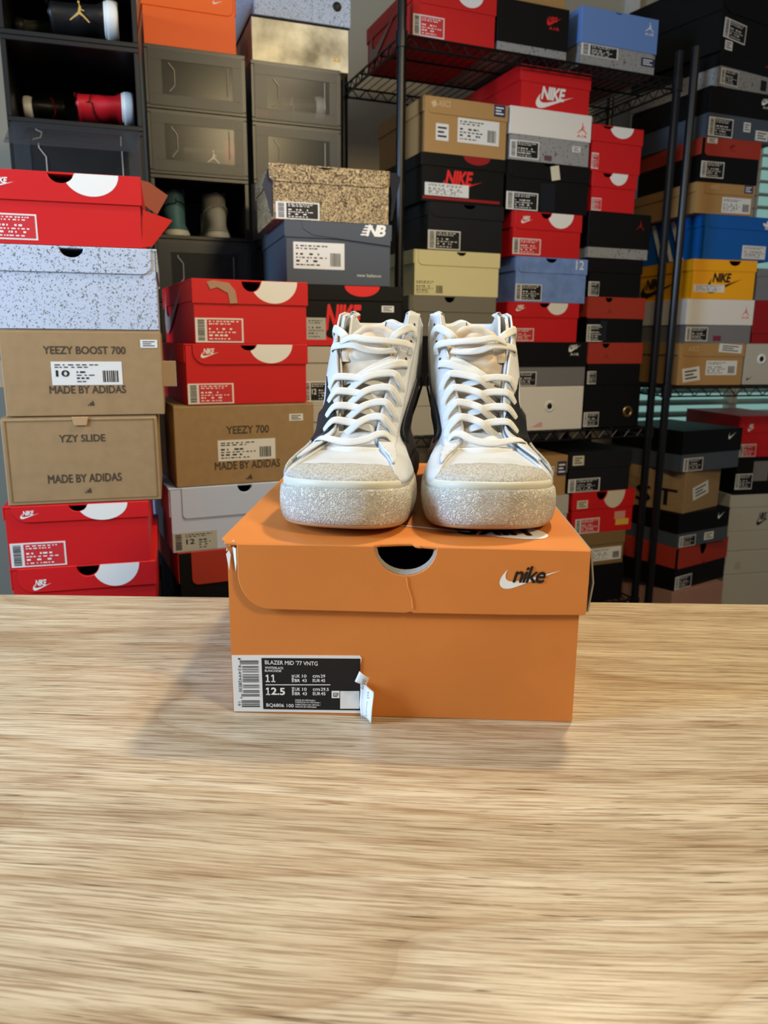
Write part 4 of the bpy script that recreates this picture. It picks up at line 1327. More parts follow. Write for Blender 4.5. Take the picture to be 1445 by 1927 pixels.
A = stack((150, 1.12), R(15.5), [
    dict(label='bright red shoe box with its lid lifted, on top of the white speckled box', x=(-42, 263), y=(314, 456), body=RED, lid=RED, flap=373, notch=(87, 137, 345),
         items=[('label', 'red', -30, 402, 70, 451), ('halfcircle', 118, 222, 371, 325), ('nikelogo', -22, 334, 28, 354)]),
    dict(label='big white box with dark speckles, under the open red box at the left edge', x=(-29, 294), y=(457, 617), body=CEM_W, lid=CEM_W, flap=509, fx=(None, 282), r1=0, r2=.014, notch=(109, 157, 485)),
    dict(label='tan box with a white size label between two printed lines, under the speckled box', x=(4, 306), y=(619, 785), style='plain', body=TAN,
         items=[('text', 'YEEZY BOOST 700', 81, 652, 236, 667, dict(mat=GINK, bold=.02)), ('label', 'white', 97, 681, 230, 725, dict(size='10')), ('text', 'MADE BY ADIDAS', 93, 726, 237, 741, dict(mat=GINK, bold=.02)), ('bars3', 163, 754, 178, 764, dict(mat=GINK)), ('sticker', 'sticker', 264, 640, 296, 655, dict(mat=PAPER))]),
    dict(label='tan box without a size label, small tab at its top edge, left pile', x=(8, 300), y=(786, 955), style='plain', body=TAN,
         items=[('text', 'YZY SLIDE', 111, 818, 198, 832, dict(mat=GINK, bold=.02)), ('text', 'MADE BY ADIDAS', 90, 892, 229, 908, dict(mat=GINK, bold=.02)), ('bars3', 158, 918, 173, 928, dict(mat=GINK))]),
    dict(label='red box directly under the tan box with the tab, left pile', x=(13, 280), y=(952, 1068), body=RED, flap=986, fx=(20, None), r1=.022, notch=(129, 164, 962),
         items=[('label', 'red', 20, 1021, 125, 1069), ('halfcircle', 146, 240, 978, 952), ('nikelogo', 38, 961, 74, 976)]),
    dict(label='lowest visible red box of the left pile, cut by the table edge', x=(28, 294), y=(1074, 1196), body=RED, flap=1118, fx=(34, None), r1=.02, notch=(144, 188, 1084),
         items=[('halfcircle', 172, 262, 1102, 1062), ('nikelogo', 62, 1090, 98, 1110)]),
], gA)
# loose side wing of the open red box, tabs on the tan boxes
b = A[0]
m = MB(); w, h = b.w, b.h
m.prism([(0, h-.003), (.012, h-.004), (.040, h-.018), (.022, h-.046), (.004, b.zf+.002)], lambda u, v, t_: (w+.003+u*.9, .006+t_+u*.5, v), 0, .0022)
m.build('lid_side_flap', C('lid_inside_board', 150, 76, 58, rough=.7), b.root)
m = MB(); m.prism([(0, .002), (.004, b.zf-.004), (.044, b.zf-.014), (.014, .004)], lambda u, v, t_: (w-.0005+u, .004+t_+u*.4, v), 0, .002); m.build('side_flap', RED, b.root)
b = A[2]
for xa, xb in ((b.w-.001, b.w+.0195), (-.019, .001)):
    m = MB(); m.box(xa, xb, .012, .014, b.h*.33, b.h*.64); m.build('side_tab', C('tab_board', 176, 152, 124, rough=.8), b.root, .0008)
b = A[3]
ua, va = b.px(133, 782); ub, vb = b.px(169, 801)
m = MB(); m.prism([(ua+.001, b.h-.0005), (ua+.004, vb), (ub-.004, vb), (ub-.001, b.h-.0005)], lambda u, v, t_: (u, -.0022+t_, v), 0, .0018); m.build('closing_tab', C('tab_kraft', 182, 148, 108, rough=.8), b.root, .0006)
m = MB(); e = .005
for q in ((e, b.w-e, e, e+.0012), (e, b.w-e, b.h-e-.0012, b.h-e), (e, e+.0012, e, b.h-e), (b.w-e-.0012, b.w-e, e, b.h-e)): m.box(q[0], q[1], -.0006, .0, q[2], q[3])
m.build('edge_crease', C('crease_kraft', 132, 104, 70, rough=.8), b.root)
fillers(A[-1], 4, 0.0, [BLACK, RED, GREY], gA, 'shoe box at the foot of the left pile, below the table edge')

B = stack((364, 1.38), R(24), [
    dict(label='red box with a torn lid edge, top of the second pile from the left', x=(365, 576), y=(523, 646), body=RED, flap=571, notch=(453, 490, 550),
         items=[('label', 'red', 366, 599, 458, 645), ('halfcircle', 470, 558, 572, 530)]),
    dict(label='red box under the torn red box, white tick logo on its rounded flap', x=(351, 576), y=(647, 763), body=RED, flap=687, fx=(361, None), r1=.024, notch=(452, 482, 660),
         items=[('label', 'red', 352, 722, 440, 765), ('halfcircle', 468, 549, 684, 650), ('nikelogo', 377, 656, 412, 674)]),
    dict(label='tan box with black lettering below the two red boxes of the second pile', x=(329, 591), y=(763, 918), style='plain', body=TAN,
         items=[('text', 'YEEZY 700', 426, 801, 506, 816, dict(mat=GINK, bold=.02)), ('label', 'white', 410, 827, 518, 866), ('text', 'MADE BY ADIDAS', 404, 867, 527, 882, dict(mat=GINK, bold=.02)), ('bars3', 461, 892, 475, 902, dict(mat=GINK)), ('sticker', 'sticker', 544, 779, 570, 792, dict(mat=PAPER))]),
    dict(label='bluish white box beneath the tan box of the second pile, grey label with 12', x=(323, 560), y=(920, 1040), body=BWHT, flap=979, fx=(341, None), r1=.008, notch=(446, 474, 926),
         items=[('label', 'greyall', 326, 1001, 409, 1041, dict(size='12')), ('leaper', 396, 1013, 408, 1024, dict(mat=RINK, lid=False))]),
    dict(label='black box with a brick red flap at the foot of the second pile', x=(340, 560), y=(1041, 1150), body=BLACK, lid=BRICK, flap=1104, fx=(359, None), r1=.012),
], gB)
b = B[0]
m = MB()
q = [b.px(*p) for p in ((388, 531), (400, 528), (430, 533), (442, 548), (446, 571), (432, 572), (428, 552), (408, 541), (395, 545))]
m.prism(q, front_fn(b, True), .0012, .0002); m.build('torn_edge', C('torn_board', 176, 140, 116, rough=.8), b.root)
sfn = side_fn(b)
m = MB(); flat(m, fit(SWOOSH, .02, .018, .25, .105), sfn, .0004); m.build('tick_print', C('faded_ink', 170, 140, 136, rough=.6), b.root)
sfn = side_fn(B[1]); m = MB(); flat(m, fit(SWOOSH, .02, .018, .25, .10), sfn, .0004); m.build('tick_print', C('faded_ink', 170, 140, 136), B[1].root)
b = B[3]
m = MB(); m.box(-.0016, .004, .002, .016, b.h*.79, b.h*.985); m.build('side_tab', TAN, b.root)
fillers(B[-1], 4, 0.0, [BLACK, TAN, RED], gB, 'shoe box at the foot of the second pile, below the table edge')

Cc = stack((539, 1.69), R(17), [
    dict(label='brown and cream patterned box with its flap lifted, on the slate blue box', x=(514, 731), y=(306, 414), d=.24, body=LEO, lid=LEO, flap=341, fx=(505, 729), r1=.012, r2=.012, notch=(594, 630, 316),
         items=[('label', 'black', 519, 381, 601, 418)]),
    dict(label='slate blue box with slanted white initials and a white label', x=(539, 734), y=(411, 533), body=SLATE, lid=SLATE, flap=446,
         items=[('nb', 677, 419, 725, 446, dict(lid=True, off=.0019)), ('label', 'white', 552, 457, 648, 507), ('text', 'new balance', 672, 516, 717, 522, dict(mat=SILV))]),
    dict(label='black box with large red letters and red base strip behind the left sneaker', x=(562, 755), y=(535, 651), style='lid', body=BLACK, lid=BLACK, flap=564,
         items=[('rect', 'base_strip', 562, 640, 754, 651, dict(mat=RED)), ('nike', 612, 573, 680, 622, dict(mat=RINK)), ('swoosh', 600, 618, 740, 650, dict(mat=RINK)), ('label', 'greyall', 568, 598, 613, 640), ('sticker', 'sticker', 718, 576, 741, 588, dict(mat=PAPER)),
                ('halfcircle', 648, 714, 559, 535, dict(mat=RINK))]),
    dict(label='cream white box with a black label, under the black and red box', x=(570, 757), y=(653, 764), style='lid', body=LGREY, lid=LGREY, flap=683,
         items=[('label', 'black', 574, 718, 618, 756, dict(size='12'))]),
    dict(label='pale grey box just showing between the tan lettered box and the left sneaker', x=(572, 757), y=(765, 870), style='lid', body=LGREY, lid=LGREY, flap=795),
], gC)
b = Cc[0]
m = MB()
m.prism([(0, b.h-.002), (.020, b.h+.001), (.034, b.h-.006), (.020, b.h*.45), (.012, .012), (.006, .008), (.010, b.h*.5), (.004, b.h-.012)], lambda u, v, t_: (b.w+.001+u, .004+t_+u*.6, v), 0, .002); m.build('lid_side_flap', C('lid_inside_navy', 44, 46, 62, rough=.6), b.root)
m = MB(); m.prism([(-.020, b.h*.62), (-.008, b.h*.9), (.0, b.h*.9), (.0, .004), (-.002, .004)], lambda u, v, t_: (u-.001, .004+t_, v), 0, .002); m.build('side_flap', C('lid_inside_navy', 44, 46, 62), b.root)
b = Cc[1]
m = MB()
q = [b.px(*p) for p in ((566, 415), (570, 431), (588, 443), (734, 464), (734, 442), (600, 424))]
m.prism(q, front_fn(b, True), .0014, .0); m.build('flap_edge', SLATE, b.root, .0004)
fillers(Cc[-1], 6, 0.0, [BLACK, LGREY, RED], gC, 'shoe box in the hidden lower part of the pile behind the left sneaker')

# ---- top shelf of the middle rack
T0 = stack((750, DY+.016), DYAW, [dict(label='red box at the left end of the top rack shelf', x=(777, 932), y=(-32, 66), body=RED, flap=3, fx=(788, None), r1=.012, notch=(838, 866, -12),
    items=[('label', 'red', 776, 30, 836, 70), ('halfcircle', 860, 910, 16, -24)])], gT, Z_TOP)
sfn = side_fn(T0[0]); m = MB(); flat(m, fit(SWOOSH, .02, .02, .24, .105), sfn, .0004); m.build('tick_print', C('faded_ink', 170, 140, 136), T0[0].root)
T1 = stack((750, DY+.016), DYAW, [
    dict(label='ochre cardboard box lying on the black box of the top shelf', x=(975, 1066), y=(-66, 8), style='plain', body=ASI, off=-.06, keep=False, d=.22),
    dict(label='black box with a small red tick logo and grey speckled base on the top shelf', x=(937, 1068), y=(6, 89), style='lid', body=CEM_G, lid=BLACK, flap=77, items=[('air', 1028, 33, 1056, 58, dict(mat=RINK, lid=True))]),
], gT, Z_TOP)
T2 = stack((750, DY+.016), DYAW, [dict(label='powder blue box with a speckled base at the right end of the top shelf', x=(1095, 1236), y=(9, 107), style='lid', body=CEM_G, lid=BLUE, flap=79, fx=(None, None), notch=(1158, 1173, 24),
    items=[('leaper', 1213, 43, 1230, 68, dict(air=1, lid=True)), ('label', 'black', 1093, 86, 1163, 108, dict(lid=False)), ('sticker', 'sticker', 1206, 110, 1231, 126, dict(mat=NAVY, ink=PWHT, lid=False))])], gT, Z_TOP)

# ---- middle shelf of the middle rack
Dd = stack((750, DY+.016), DYAW, [
    dict(label='ochre cardboard box with white and navy stickers, atop the left rack column', x=(799, 953), y=(178, 283), body=ASI, flap=211, fx=(806, None), r1=.010,
         items=[('sticker', 'sticker', 820, 233, 844, 265, dict(mat=PAPER)), ('label', 'white', 861, 226, 939, 272), ('sticker', 'sticker', 929, 196, 950, 221, dict(mat=NAVY, ink=PWHT)), ('text', 'ASICS', 824, 190, 848, 202, dict(mat=C('pale_ink', 206, 182, 140), shear=.2)), ('rect', 'logo_mark', 812, 190, 821, 201, dict(mat=C('pale_ink', 206, 182, 140), tilt=.5))]),
    dict(label='black box with slanted red letters under the ochre box', x=(794, 948), y=(287, 377), style='lid', body=BLACK, lid=BLACK, flap=310,
         items=[('nike', 838, 322, 890, 350, dict(mat=RINK)), ('swoosh', 828, 340, 908, 368, dict(mat=RINK)), ('label', 'plain', 799, 346, 882, 370), ('halfcircle', 872, 922, 312, 294, dict(mat=DRED)), ('rect', 'base_strip', 795, 374, 940, 379, dict(mat=DRED))]),
    dict(label='charcoal box with a rounded flap above the pale yellow box', x=(805, 945), y=(378, 468), body=CHAR, flap=407, fx=(811, None), r1=.018, notch=(872, 896, 394), items=[('label', 'black', 803, 434, 866, 470)]),
    dict(label='pale yellow box in the left column of the middle rack', x=(780, 938), y=(470, 554), body=CREAM, flap=498, fx=(787, None), r1=.014, notch=(859, 878, 482),
         items=[('label', 'cream', 780, 526, 836, 555), ('text', 'fine', 917, 514, 930, 520, dict(mat=C('red_print', 190, 120, 100)))][:1]),
    dict(label='warm grey box under the pale yellow box, partly behind the right sneaker', x=(771, 930), y=(556, 632), body=MGREY, flap=586, fx=(775, None), r1=.012, notch=(836, 856, 570)),
], gD)
fillers(Dd[-1], 2, Z_MID, [LGREY, BLACK], gD, 'shoe box in the left column of the middle rack, hidden behind the sneakers')

E_ = stack((750, DY+.016), DYAW, [
    dict(label='large red box with big white letters and tick, top of the centre column', x=(981, 1110), y=(119, 200), body=RED, flap=152, notch=(1036, 1058, 132), d=.36, off=-.005,
         items=[('swoosh', 1008, 179, 1079, 207, dict()), ('nike', 1018, 165, 1064, 190, dict())]),
    dict(label='white lidded box with a red leaping figure and grey speckled base', x=(960, 1110), y=(199, 296), style='lid', body=CEM_G, lid=OFFW, flap=251,
         items=[('leaper', 1085, 231, 1104, 260, dict(mat=RINK, air=1, lid=True)), ('label', 'black', 957, 265, 1014, 298, dict(lid=False)), ('sticker', 'sticker', 1077, 276, 1092, 287, dict(mat=PAPER, lid=False)), ('blot', 'base_mark', 1024, 293, 1038, 303, dict(mat=PURPLE, lid=False))]),
    dict(label='black box with a white hanging tag and clear tape below the white lidded box', x=(953, 1107), y=(302, 391), body=BLACK, flap=332, fx=(960, None), r1=.014, notch=(1022, 1044, 314),
         items=[('label', 'black', 951, 362, 1012, 396), ('rect', 'tape', 1017, 346, 1044, 402, dict(mat=TAPE, tilt=.05, lid=False)), ('rect', 'hanging_tag', 1036, 313, 1052, 340, dict(mat=TAGW, tilt=.2, lid=True))]),
    dict(label='red box with a half white circle, above the powder blue 12 box', x=(965, 1092), y=(398, 480), body=RED, flap=430, fx=(970, None), r1=.014, notch=(1018, 1038, 412),
         items=[('label', 'red', 964, 449, 1017, 479), ('halfcircle', 1030, 1079, 431, 403), ('nikelogo', 980, 407, 1002, 421)]),
    dict(label='powder blue box numbered 12 in the centre column', x=(970, 1102), y=(482, 566), body=DENIM, flap=512, fx=(976, None), r1=.014, notch=(1027, 1049, 495),
         items=[('label', 'black', 968, 535, 1019, 566), ('text', '12', 1083, 491, 1098, 508, dict(mat=PWHT, lid=True))]),
    dict(label='red box under the powder blue 12 box, beside the right sneaker collar', x=(955, 1086), y=(569, 642), body=RED, flap=597, fx=(960, None), r1=.014, notch=(1015, 1034, 579),
         items=[('label', 'red', 961, 618, 1004, 642), ('halfcircle', 1028, 1068, 593, 570), ('nikelogo', 970, 574, 990, 586)]),
    dict(label='black lidded box with white tick logo and grey base beside the right sneaker', x=(960, 1101), y=(645, 728), style='lid', body=GREY, lid=BLACK, flap=691,
         items=[('air', 1069, 649, 1092, 669, dict(lid=True)), ('label', 'black', 963, 700, 1009, 728, dict(lid=False))]),
    dict(label='off white box with a round vent ring at the foot of the centre column', x=(971, 1096), y=(728, 812), style='plain', body=OFFW,
         items=[('ring', 1034, 765, 9), ('swoosh', 980, 781, 992, 790, dict(mat=INK)), ('poly', 0, 0, 0, 0, [(998, 804), (1020, 804), (1020, 794), (1013, 796), (1004, 802)], dict(mat=PINK, name='shoe_print'))]),
], gD, Z_MID)
F_ = stack((750, DY+.016), DYAW, [
    dict(label='red box, upper of two on the right column of the middle rack', x=(1114, 1207), y=(232, 320), body=RED, flap=265, notch=(1134, 1154, 243), items=[('label', 'red', 1100, 287, 1126, 317), ('halfcircle', 1148, 1192, 262, 238)]),
    dict(label='red box, lower of two, resting on the black and speckled box', x=(1114, 1195), y=(323, 396), body=RED, flap=351, notch=(1134, 1152, 334), items=[('label', 'red', 1100, 372, 1131, 396), ('halfcircle', 1146, 1181, 350, 327)]),
    dict(label='black lidded box with red leaping figure and speckled base, right column', x=(1108, 1221), y=(396, 483), style='lid', body=CEM_G, lid=BLACK, flap=464, items=[('leaper', 1196, 415, 1212, 434, dict(mat=DRED, lid=True))]),
    dict(label='plain black box between the speckled base box and the brick red flap', x=(1108, 1206), y=(485, 557), body=BLACK, flap=512, items=[('label', 'black', 1100, 530, 1127, 557)]),
    dict(label='black box with a brick red flap, upper of two in the right column', x=(1105, 1210), y=(558, 644), body=BLACK, lid=BRICK, flap=599, notch=(1139, 1153, 569),
         items=[('leaper', 1139, 580, 1152, 592, dict(mat=DRINK, lid=True)), ('label', 'black', 1085, 611, 1134, 643), ('rect', 'tape', 1129, 604, 1141, 642, dict(mat=TAPE, lid=False))]),
    dict(label='black box with a brick red flap, lower of two in the right column', x=(1106, 1205), y=(645, 725), body=BLACK, lid=BRICK, flap=685, notch=(1133, 1147, 655),
         items=[('leaper', 1133, 665, 1146, 676, dict(mat=DRINK, lid=True)), ('label', 'black', 1098, 699, 1121, 723)]),
    dict(label='tall black box with a brass ring at the foot of the right column', x=(1099, 1203), y=(725, 804), style='plain', body=BLACK, items=[('ring', 1181, 775, 9), ('label', 'black', 1095, 776, 1126, 803)]),
], gD, Z_MID)
for c in F_[-1].root.children:
    if c.name.startswith('vent_ring'): c.data.materials[0] = BRASS

# ---- low shelf of the middle rack
E2 = stack((750, DY+.016), DYAW, [
    dict(label='ochre cardboard box low on the rack just right of the right sneaker toe', x=(960, 1064), y=(862, 938), body=ASI, flap=896, items=[('sticker', 'sticker', 1048, 868, 1070, 894, dict(mat=NAVY, ink=PWHT)), ('sticker', 'sticker', 1036, 878, 1042, 893, dict(mat=PAPER)), ('label', 'plain', 1040, 912, 1058, 945)][:2]),
    dict(label='pale grey box under the low ochre box', x=(958, 1066), y=(940, 1003), style='lid', body=LGREY, lid=LGREY, flap=976),
    dict(label='black box at the bottom of the rack behind the orange box', x=(958, 1066), y=(1003, 1070), style='lid', body=BLACK, lid=BLACK, flap=1030),
    dict(label='grey box on the lowest shelf behind the orange box', x=(958, 1066), y=(1070, 1139), style='lid', body=GREY, lid=GREY, flap=1095),
], gD, Z_LOW)
F2 = stack((750, DY+.016), DYAW, [
    dict(label='charcoal box with a cream sticker on its lid, top of the low right column', x=(1070, 1184), y=(852, 927), style='lid', body=CHAR, lid=CHAR, flap=884, items=[('label', 'black', 1064, 901, 1128, 929), ('sticker', 'sticker', 1077, 858, 1098, 876, dict(mat=TAGW, lid=True)), ('rect', 'tag', 1121, 903, 1128, 925, dict(mat=TAGW))][:2]),
    dict(label='red box with a cream sticker on its flap, low right column', x=(1076, 1189), y=(930, 1006), body=RED, flap=962, notch=(1122, 1142, 941),
         items=[('halfcircle', 1134, 1175, 955, 930, dict(mat=TAGW)), ('label', 'red', 1082, 976, 1127, 1007), ('sticker', 'sticker', 1085, 942, 1105, 957, dict(mat=TAGW, lid=True)), ('blot', 'patch_print', 1156, 962, 1176, 976, dict(mat=C('pale_patch', 214, 150, 130), lid=False)), ('blot', 'patch_print', 1158, 976, 1182, 987, dict(mat=PYEL, lid=False))]),
    dict(label='brownish cardboard box with a pale label near the table edge', x=(1079, 1172), y=(1008, 1068), body=C('brown_card', 128, 102, 64, rough=.7), flap=1030, items=[('label', 'white', 1112, 1030, 1168, 1054)]),
    dict(label='black box at the foot of the low right column', x=(1079, 1170), y=(1069, 1139), style='lid', body=BLACK, lid=BLACK, flap=1095),
], gD, Z_LOW)

# ---- right rack
G_ = stack((1300, GY), GYAW, [
    dict(label='huge black box at the top right corner with two white labels', x=(1361, 1500), y=(-60, 95), yaw=31, body=BLACK, flap=20, fx=(1372, None), r1=.03, d=.37,
         items=[('label', 'black', 1362, 40, 1404, 78, dict(tilt=-.06)), ('sticker', 'sticker', 1364, 77, 1378, 95, dict(mat=PAPER))]),
    dict(label='black lidded box with a grey speckled base under the huge black box', x=(1356, 1490), y=(97, 160), yaw=29, style='lid', body=CEM_G, lid=BLACK, flap=123, d=.36,
         items=[('label', 'black', 1356, 131, 1389, 161, dict(lid=False)), ('blot', 'base_mark', 1431, 152, 1442, 172, dict(mat=INK, lid=False)), ('leaper', 1438, 115, 1452, 130, dict(mat=RINK, lid=True))]),
    dict(label='black lidded box with a slate base and a white tick logo at the right', x=(1334, 1462), y=(162, 256), yaw=22, style='lid', body=SLATE, lid=BLACK, flap=211, d=.36,
         items=[('air', 1432, 187, 1452, 206, dict(lid=True)), ('label', 'black', 1333, 222, 1379, 258, dict(lid=False)), ('sticker', 'sticker', 1399, 231, 1412, 249, dict(mat=PAPER, lid=False)), ('sticker', 'sticker', 1421, 247, 1445, 266, dict(mat=PAPER, lid=False))]),
    dict(label='black box with a brick red flap and black label on the right rack', x=(1320, 1428), y=(258, 340), yaw=17, body=BLACK, lid=BRICK, flap=292, fx=(1328, None), r1=.014,
         items=[('label', 'black', 1315, 304, 1362, 335), ('sticker', 'sticker', 1330, 259, 1349, 270, dict(mat=PAPER, lid=True)), ('air', 1372, 273, 1385, 286, dict(mat=DRINK, lid=True))]),
    dict(label='ochre box with a rounded flap directly above the royal blue box', x=(1309, 1416), y=(343, 400), yaw=17, body=ASI, flap=363, fx=(1327, None), r1=.008,
         items=[('label', 'white', 1358, 373, 1412, 402), ('sticker', 'sticker', 1400, 343, 1416, 365, dict(mat=NAVY, ink=PWHT, lid=True)), ('text', 'ASICS', 1336, 348, 1352, 356, dict(mat=C('pale_ink', 206, 182, 140), shear=.2))]),
    dict(label='royal blue box with white side stripes on the right rack', x=(1325, 1452), y=(402, 486), yaw=19, body=ROYAL, flap=428, fx=(1336, None), r1=.010,
         items=[('trefoil', 1435, 416, 1452, 433, dict(lid=True)), ('label', 'plain', 1396, 463, 1440, 488)]),
    dict(label='yellow orange box with black letters on the right rack', x=(1303, 1420), y=(488, 561), style='lid', body=YEL, flap=509, notch=(1372, 1396, 501),
         items=[('swoosh', 1330, 524, 1396, 553, dict(mat=INK)), ('nike', 1341, 514, 1376, 532, dict(mat=INK)), ('label', 'plain', 1305, 536, 1363, 550)]),
    dict(label='white lidded box with a red leaping figure and grey base on the right rack', x=(1291, 1414), y=(563, 645), style='lid', body=GREY, lid=OFFW, flap=611,
         items=[('leaper', 1395, 577, 1409, 600, dict(mat=RINK, air=1, lid=True)), ('label', 'black', 1290, 616, 1331, 642, dict(lid=False)), ('blot', 'base_mark', 1341, 632, 1356, 642, dict(mat=C('plum_ink', 120, 44, 60), lid=False))]),
    dict(label='ochre box with three white stickers on the shelf above the window blind', x=(1276, 1397), y=(646, 725), body=ASI, flap=671, fx=(1287, None), r1=.008,
         items=[('sticker', 'sticker', 1284, 692, 1316, 718, dict(mat=PAPER, tilt=.15)), ('label', 'white', 1328, 679, 1386, 706), ('sticker', 'sticker', 1352, 648, 1395, 664, dict(mat=PAPER, lid=True, tilt=-.06)), ('text', 'ASICS', 1294, 652, 1314, 661, dict(mat=C('pale_ink', 206, 182, 140), shear=.2))]),
], gG, Z_GU)
b = G_[5]; sfn = side_fn(b); m = MB()
for k in range(3):
    u = .125 + k*.050; flat(m, [(u, .004), (u+.020, .004), (u-.040, b.h-.004), (u-.060, b.h-.004)], sfn, .0004)
m.build('side_stripes', PWHT, b.root)
b = G_[6]; sfn = side_fn(b); m = MB()
flat(m, fit(SWOOSH, .03, .012, .26, .06), sfn, .0004); put_text(m, 'NIKE', sfn, .06, .042, .17, .078, .0008, .04, .2, .92); m.build('logo_print', INK, b.root)
G2 = stack((1284, GY), R(28), [
    dict(label='black lidded box with a slate base below the window blind', x=(1284, 1391), y=(812, 889), style='lid', body=SLATE, lid=BLACK, flap=856, items=[('swoosh', 1370, 813, 1384, 826, dict(lid=True)), ('label', 'black', 1286, 862, 1322, 888, dict(lid=False))]),
    dict(label='tan cardboard box with big black ST letters on its long side', x=(1288, 1352), y=(889, 967), yaw=38, style='plain', body=TAN, d=.36, items=[('sticker', 'sticker', 1304, 911, 1332, 935, dict(mat=PAPER, tilt=.2))]),
    dict(label='black lidded box with a slate base under the tan ST box', x=(1276, 1367), y=(968, 1031), yaw=30, style='lid', body=SLATE, lid=BLACK, flap=1005, items=[('swoosh', 1350, 963, 1362, 975, dict(lid=True)), ('label', 'black', 1278, 1008, 1308, 1030, dict(lid=False)), ('sticker', 'sticker', 1325, 1001, 1342, 1015, dict(mat=PAPER, lid=False))]),
    dict(label='black box with a brick red flap low in the right corner pile', x=(1270, 1362), y=(1034, 1113), yaw=35, body=BLACK, lid=BRICK, flap=1073, fx=(1277, None), r1=.008, notch=(1316, 1328, 1042),
         items=[('leaper', 1316, 1050, 1328, 1062, dict(mat=DRINK, lid=True)), ('label', 'black', 1270, 1083, 1300, 1112)]),
    dict(label='dusty pink tan box at the foot of the right corner pile', x=(1262, 1356), y=(1113, 1178), yaw=28, style='plain', body=PINKT),
], gG, Z_GL)
b = G2[1]; sfn = side_fn(b); m = MB(); put_text(m, 'ST', sfn, .17, .022, .335, .082, .0004, .0, 0, 1.1); m.build('lettering', INK, b.root)

H1 = stack((1300, GY), GYAW, [
    dict(label='grey box at the right edge beside the yellow orange box', x=(1425, 1510), y=(505, 564), style='lid', body=GREY, lid=GREY, flap=520),
    dict(label='dark red box at the right edge beside the white lidded box', x=(1418, 1510), y=(566, 646), body=DRED, flap=628),
    dict(label='off white box with a vent ring at the right edge above the window blind', x=(1401, 1510), y=(647, 725), style='plain', body=LGREY, items=[('ring', 1433, 676, 8), ('swoosh', 1404, 708, 1416, 716, dict(mat=INK))]),
], gH, Z_GU)
H2 = stack((1391, 2.84), R(13), [
    dict(label='red box with a red label at the right edge below the blind', x=(1391, 1490), y=(783, 861), body=RED, flap=816, fx=(1405, None), r1=.010, items=[('nikelogo', 1407, 798, 1420, 812), ('label', 'red', 1391, 836, 1422, 862)]),
    dict(label='black box with white print patches under the red box at the right edge', x=(1384, 1490), y=(861, 931), style='plain', body=BLACK, items=[('label', 'black', 1382, 892, 1415, 921), ('blot', 'white_print', 1417, 868, 1445, 905, dict(mat=C('mottled_print', 120, 120, 116)))]),
    dict(label='pale grey lidded box with a black tick print, right edge', x=(1372, 1490), y=(933, 1001), style='lid', body=LGREY, lid=LGREY, flap=956, items=[('nikelogo', 1424, 964, 1448, 988, dict(mat=INK, lid=False)), ('text', 'nike sb', 1396, 984, 1412, 989, dict(mat=INK, lid=False))][:1]),
    dict(label='pale grey box just under the lidded grey box with the tick print', x=(1367, 1490), y=(1001, 1038), style='plain', body=LGREY),
    dict(label='pale grey box with a faint square print, third grey level at the right edge', x=(1363, 1490), y=(1038, 1082), style='plain', body=LGREY, items=[('rect', 'square_print', 1382, 1058, 1393, 1072, dict(mat=C('faint_print', 172, 168, 160)))]),
    dict(label='pale grey box, lowest grey level at the right edge', x=(1359, 1490), y=(1082, 1128), style='plain', body=LGREY),
], gH, Z_GL)

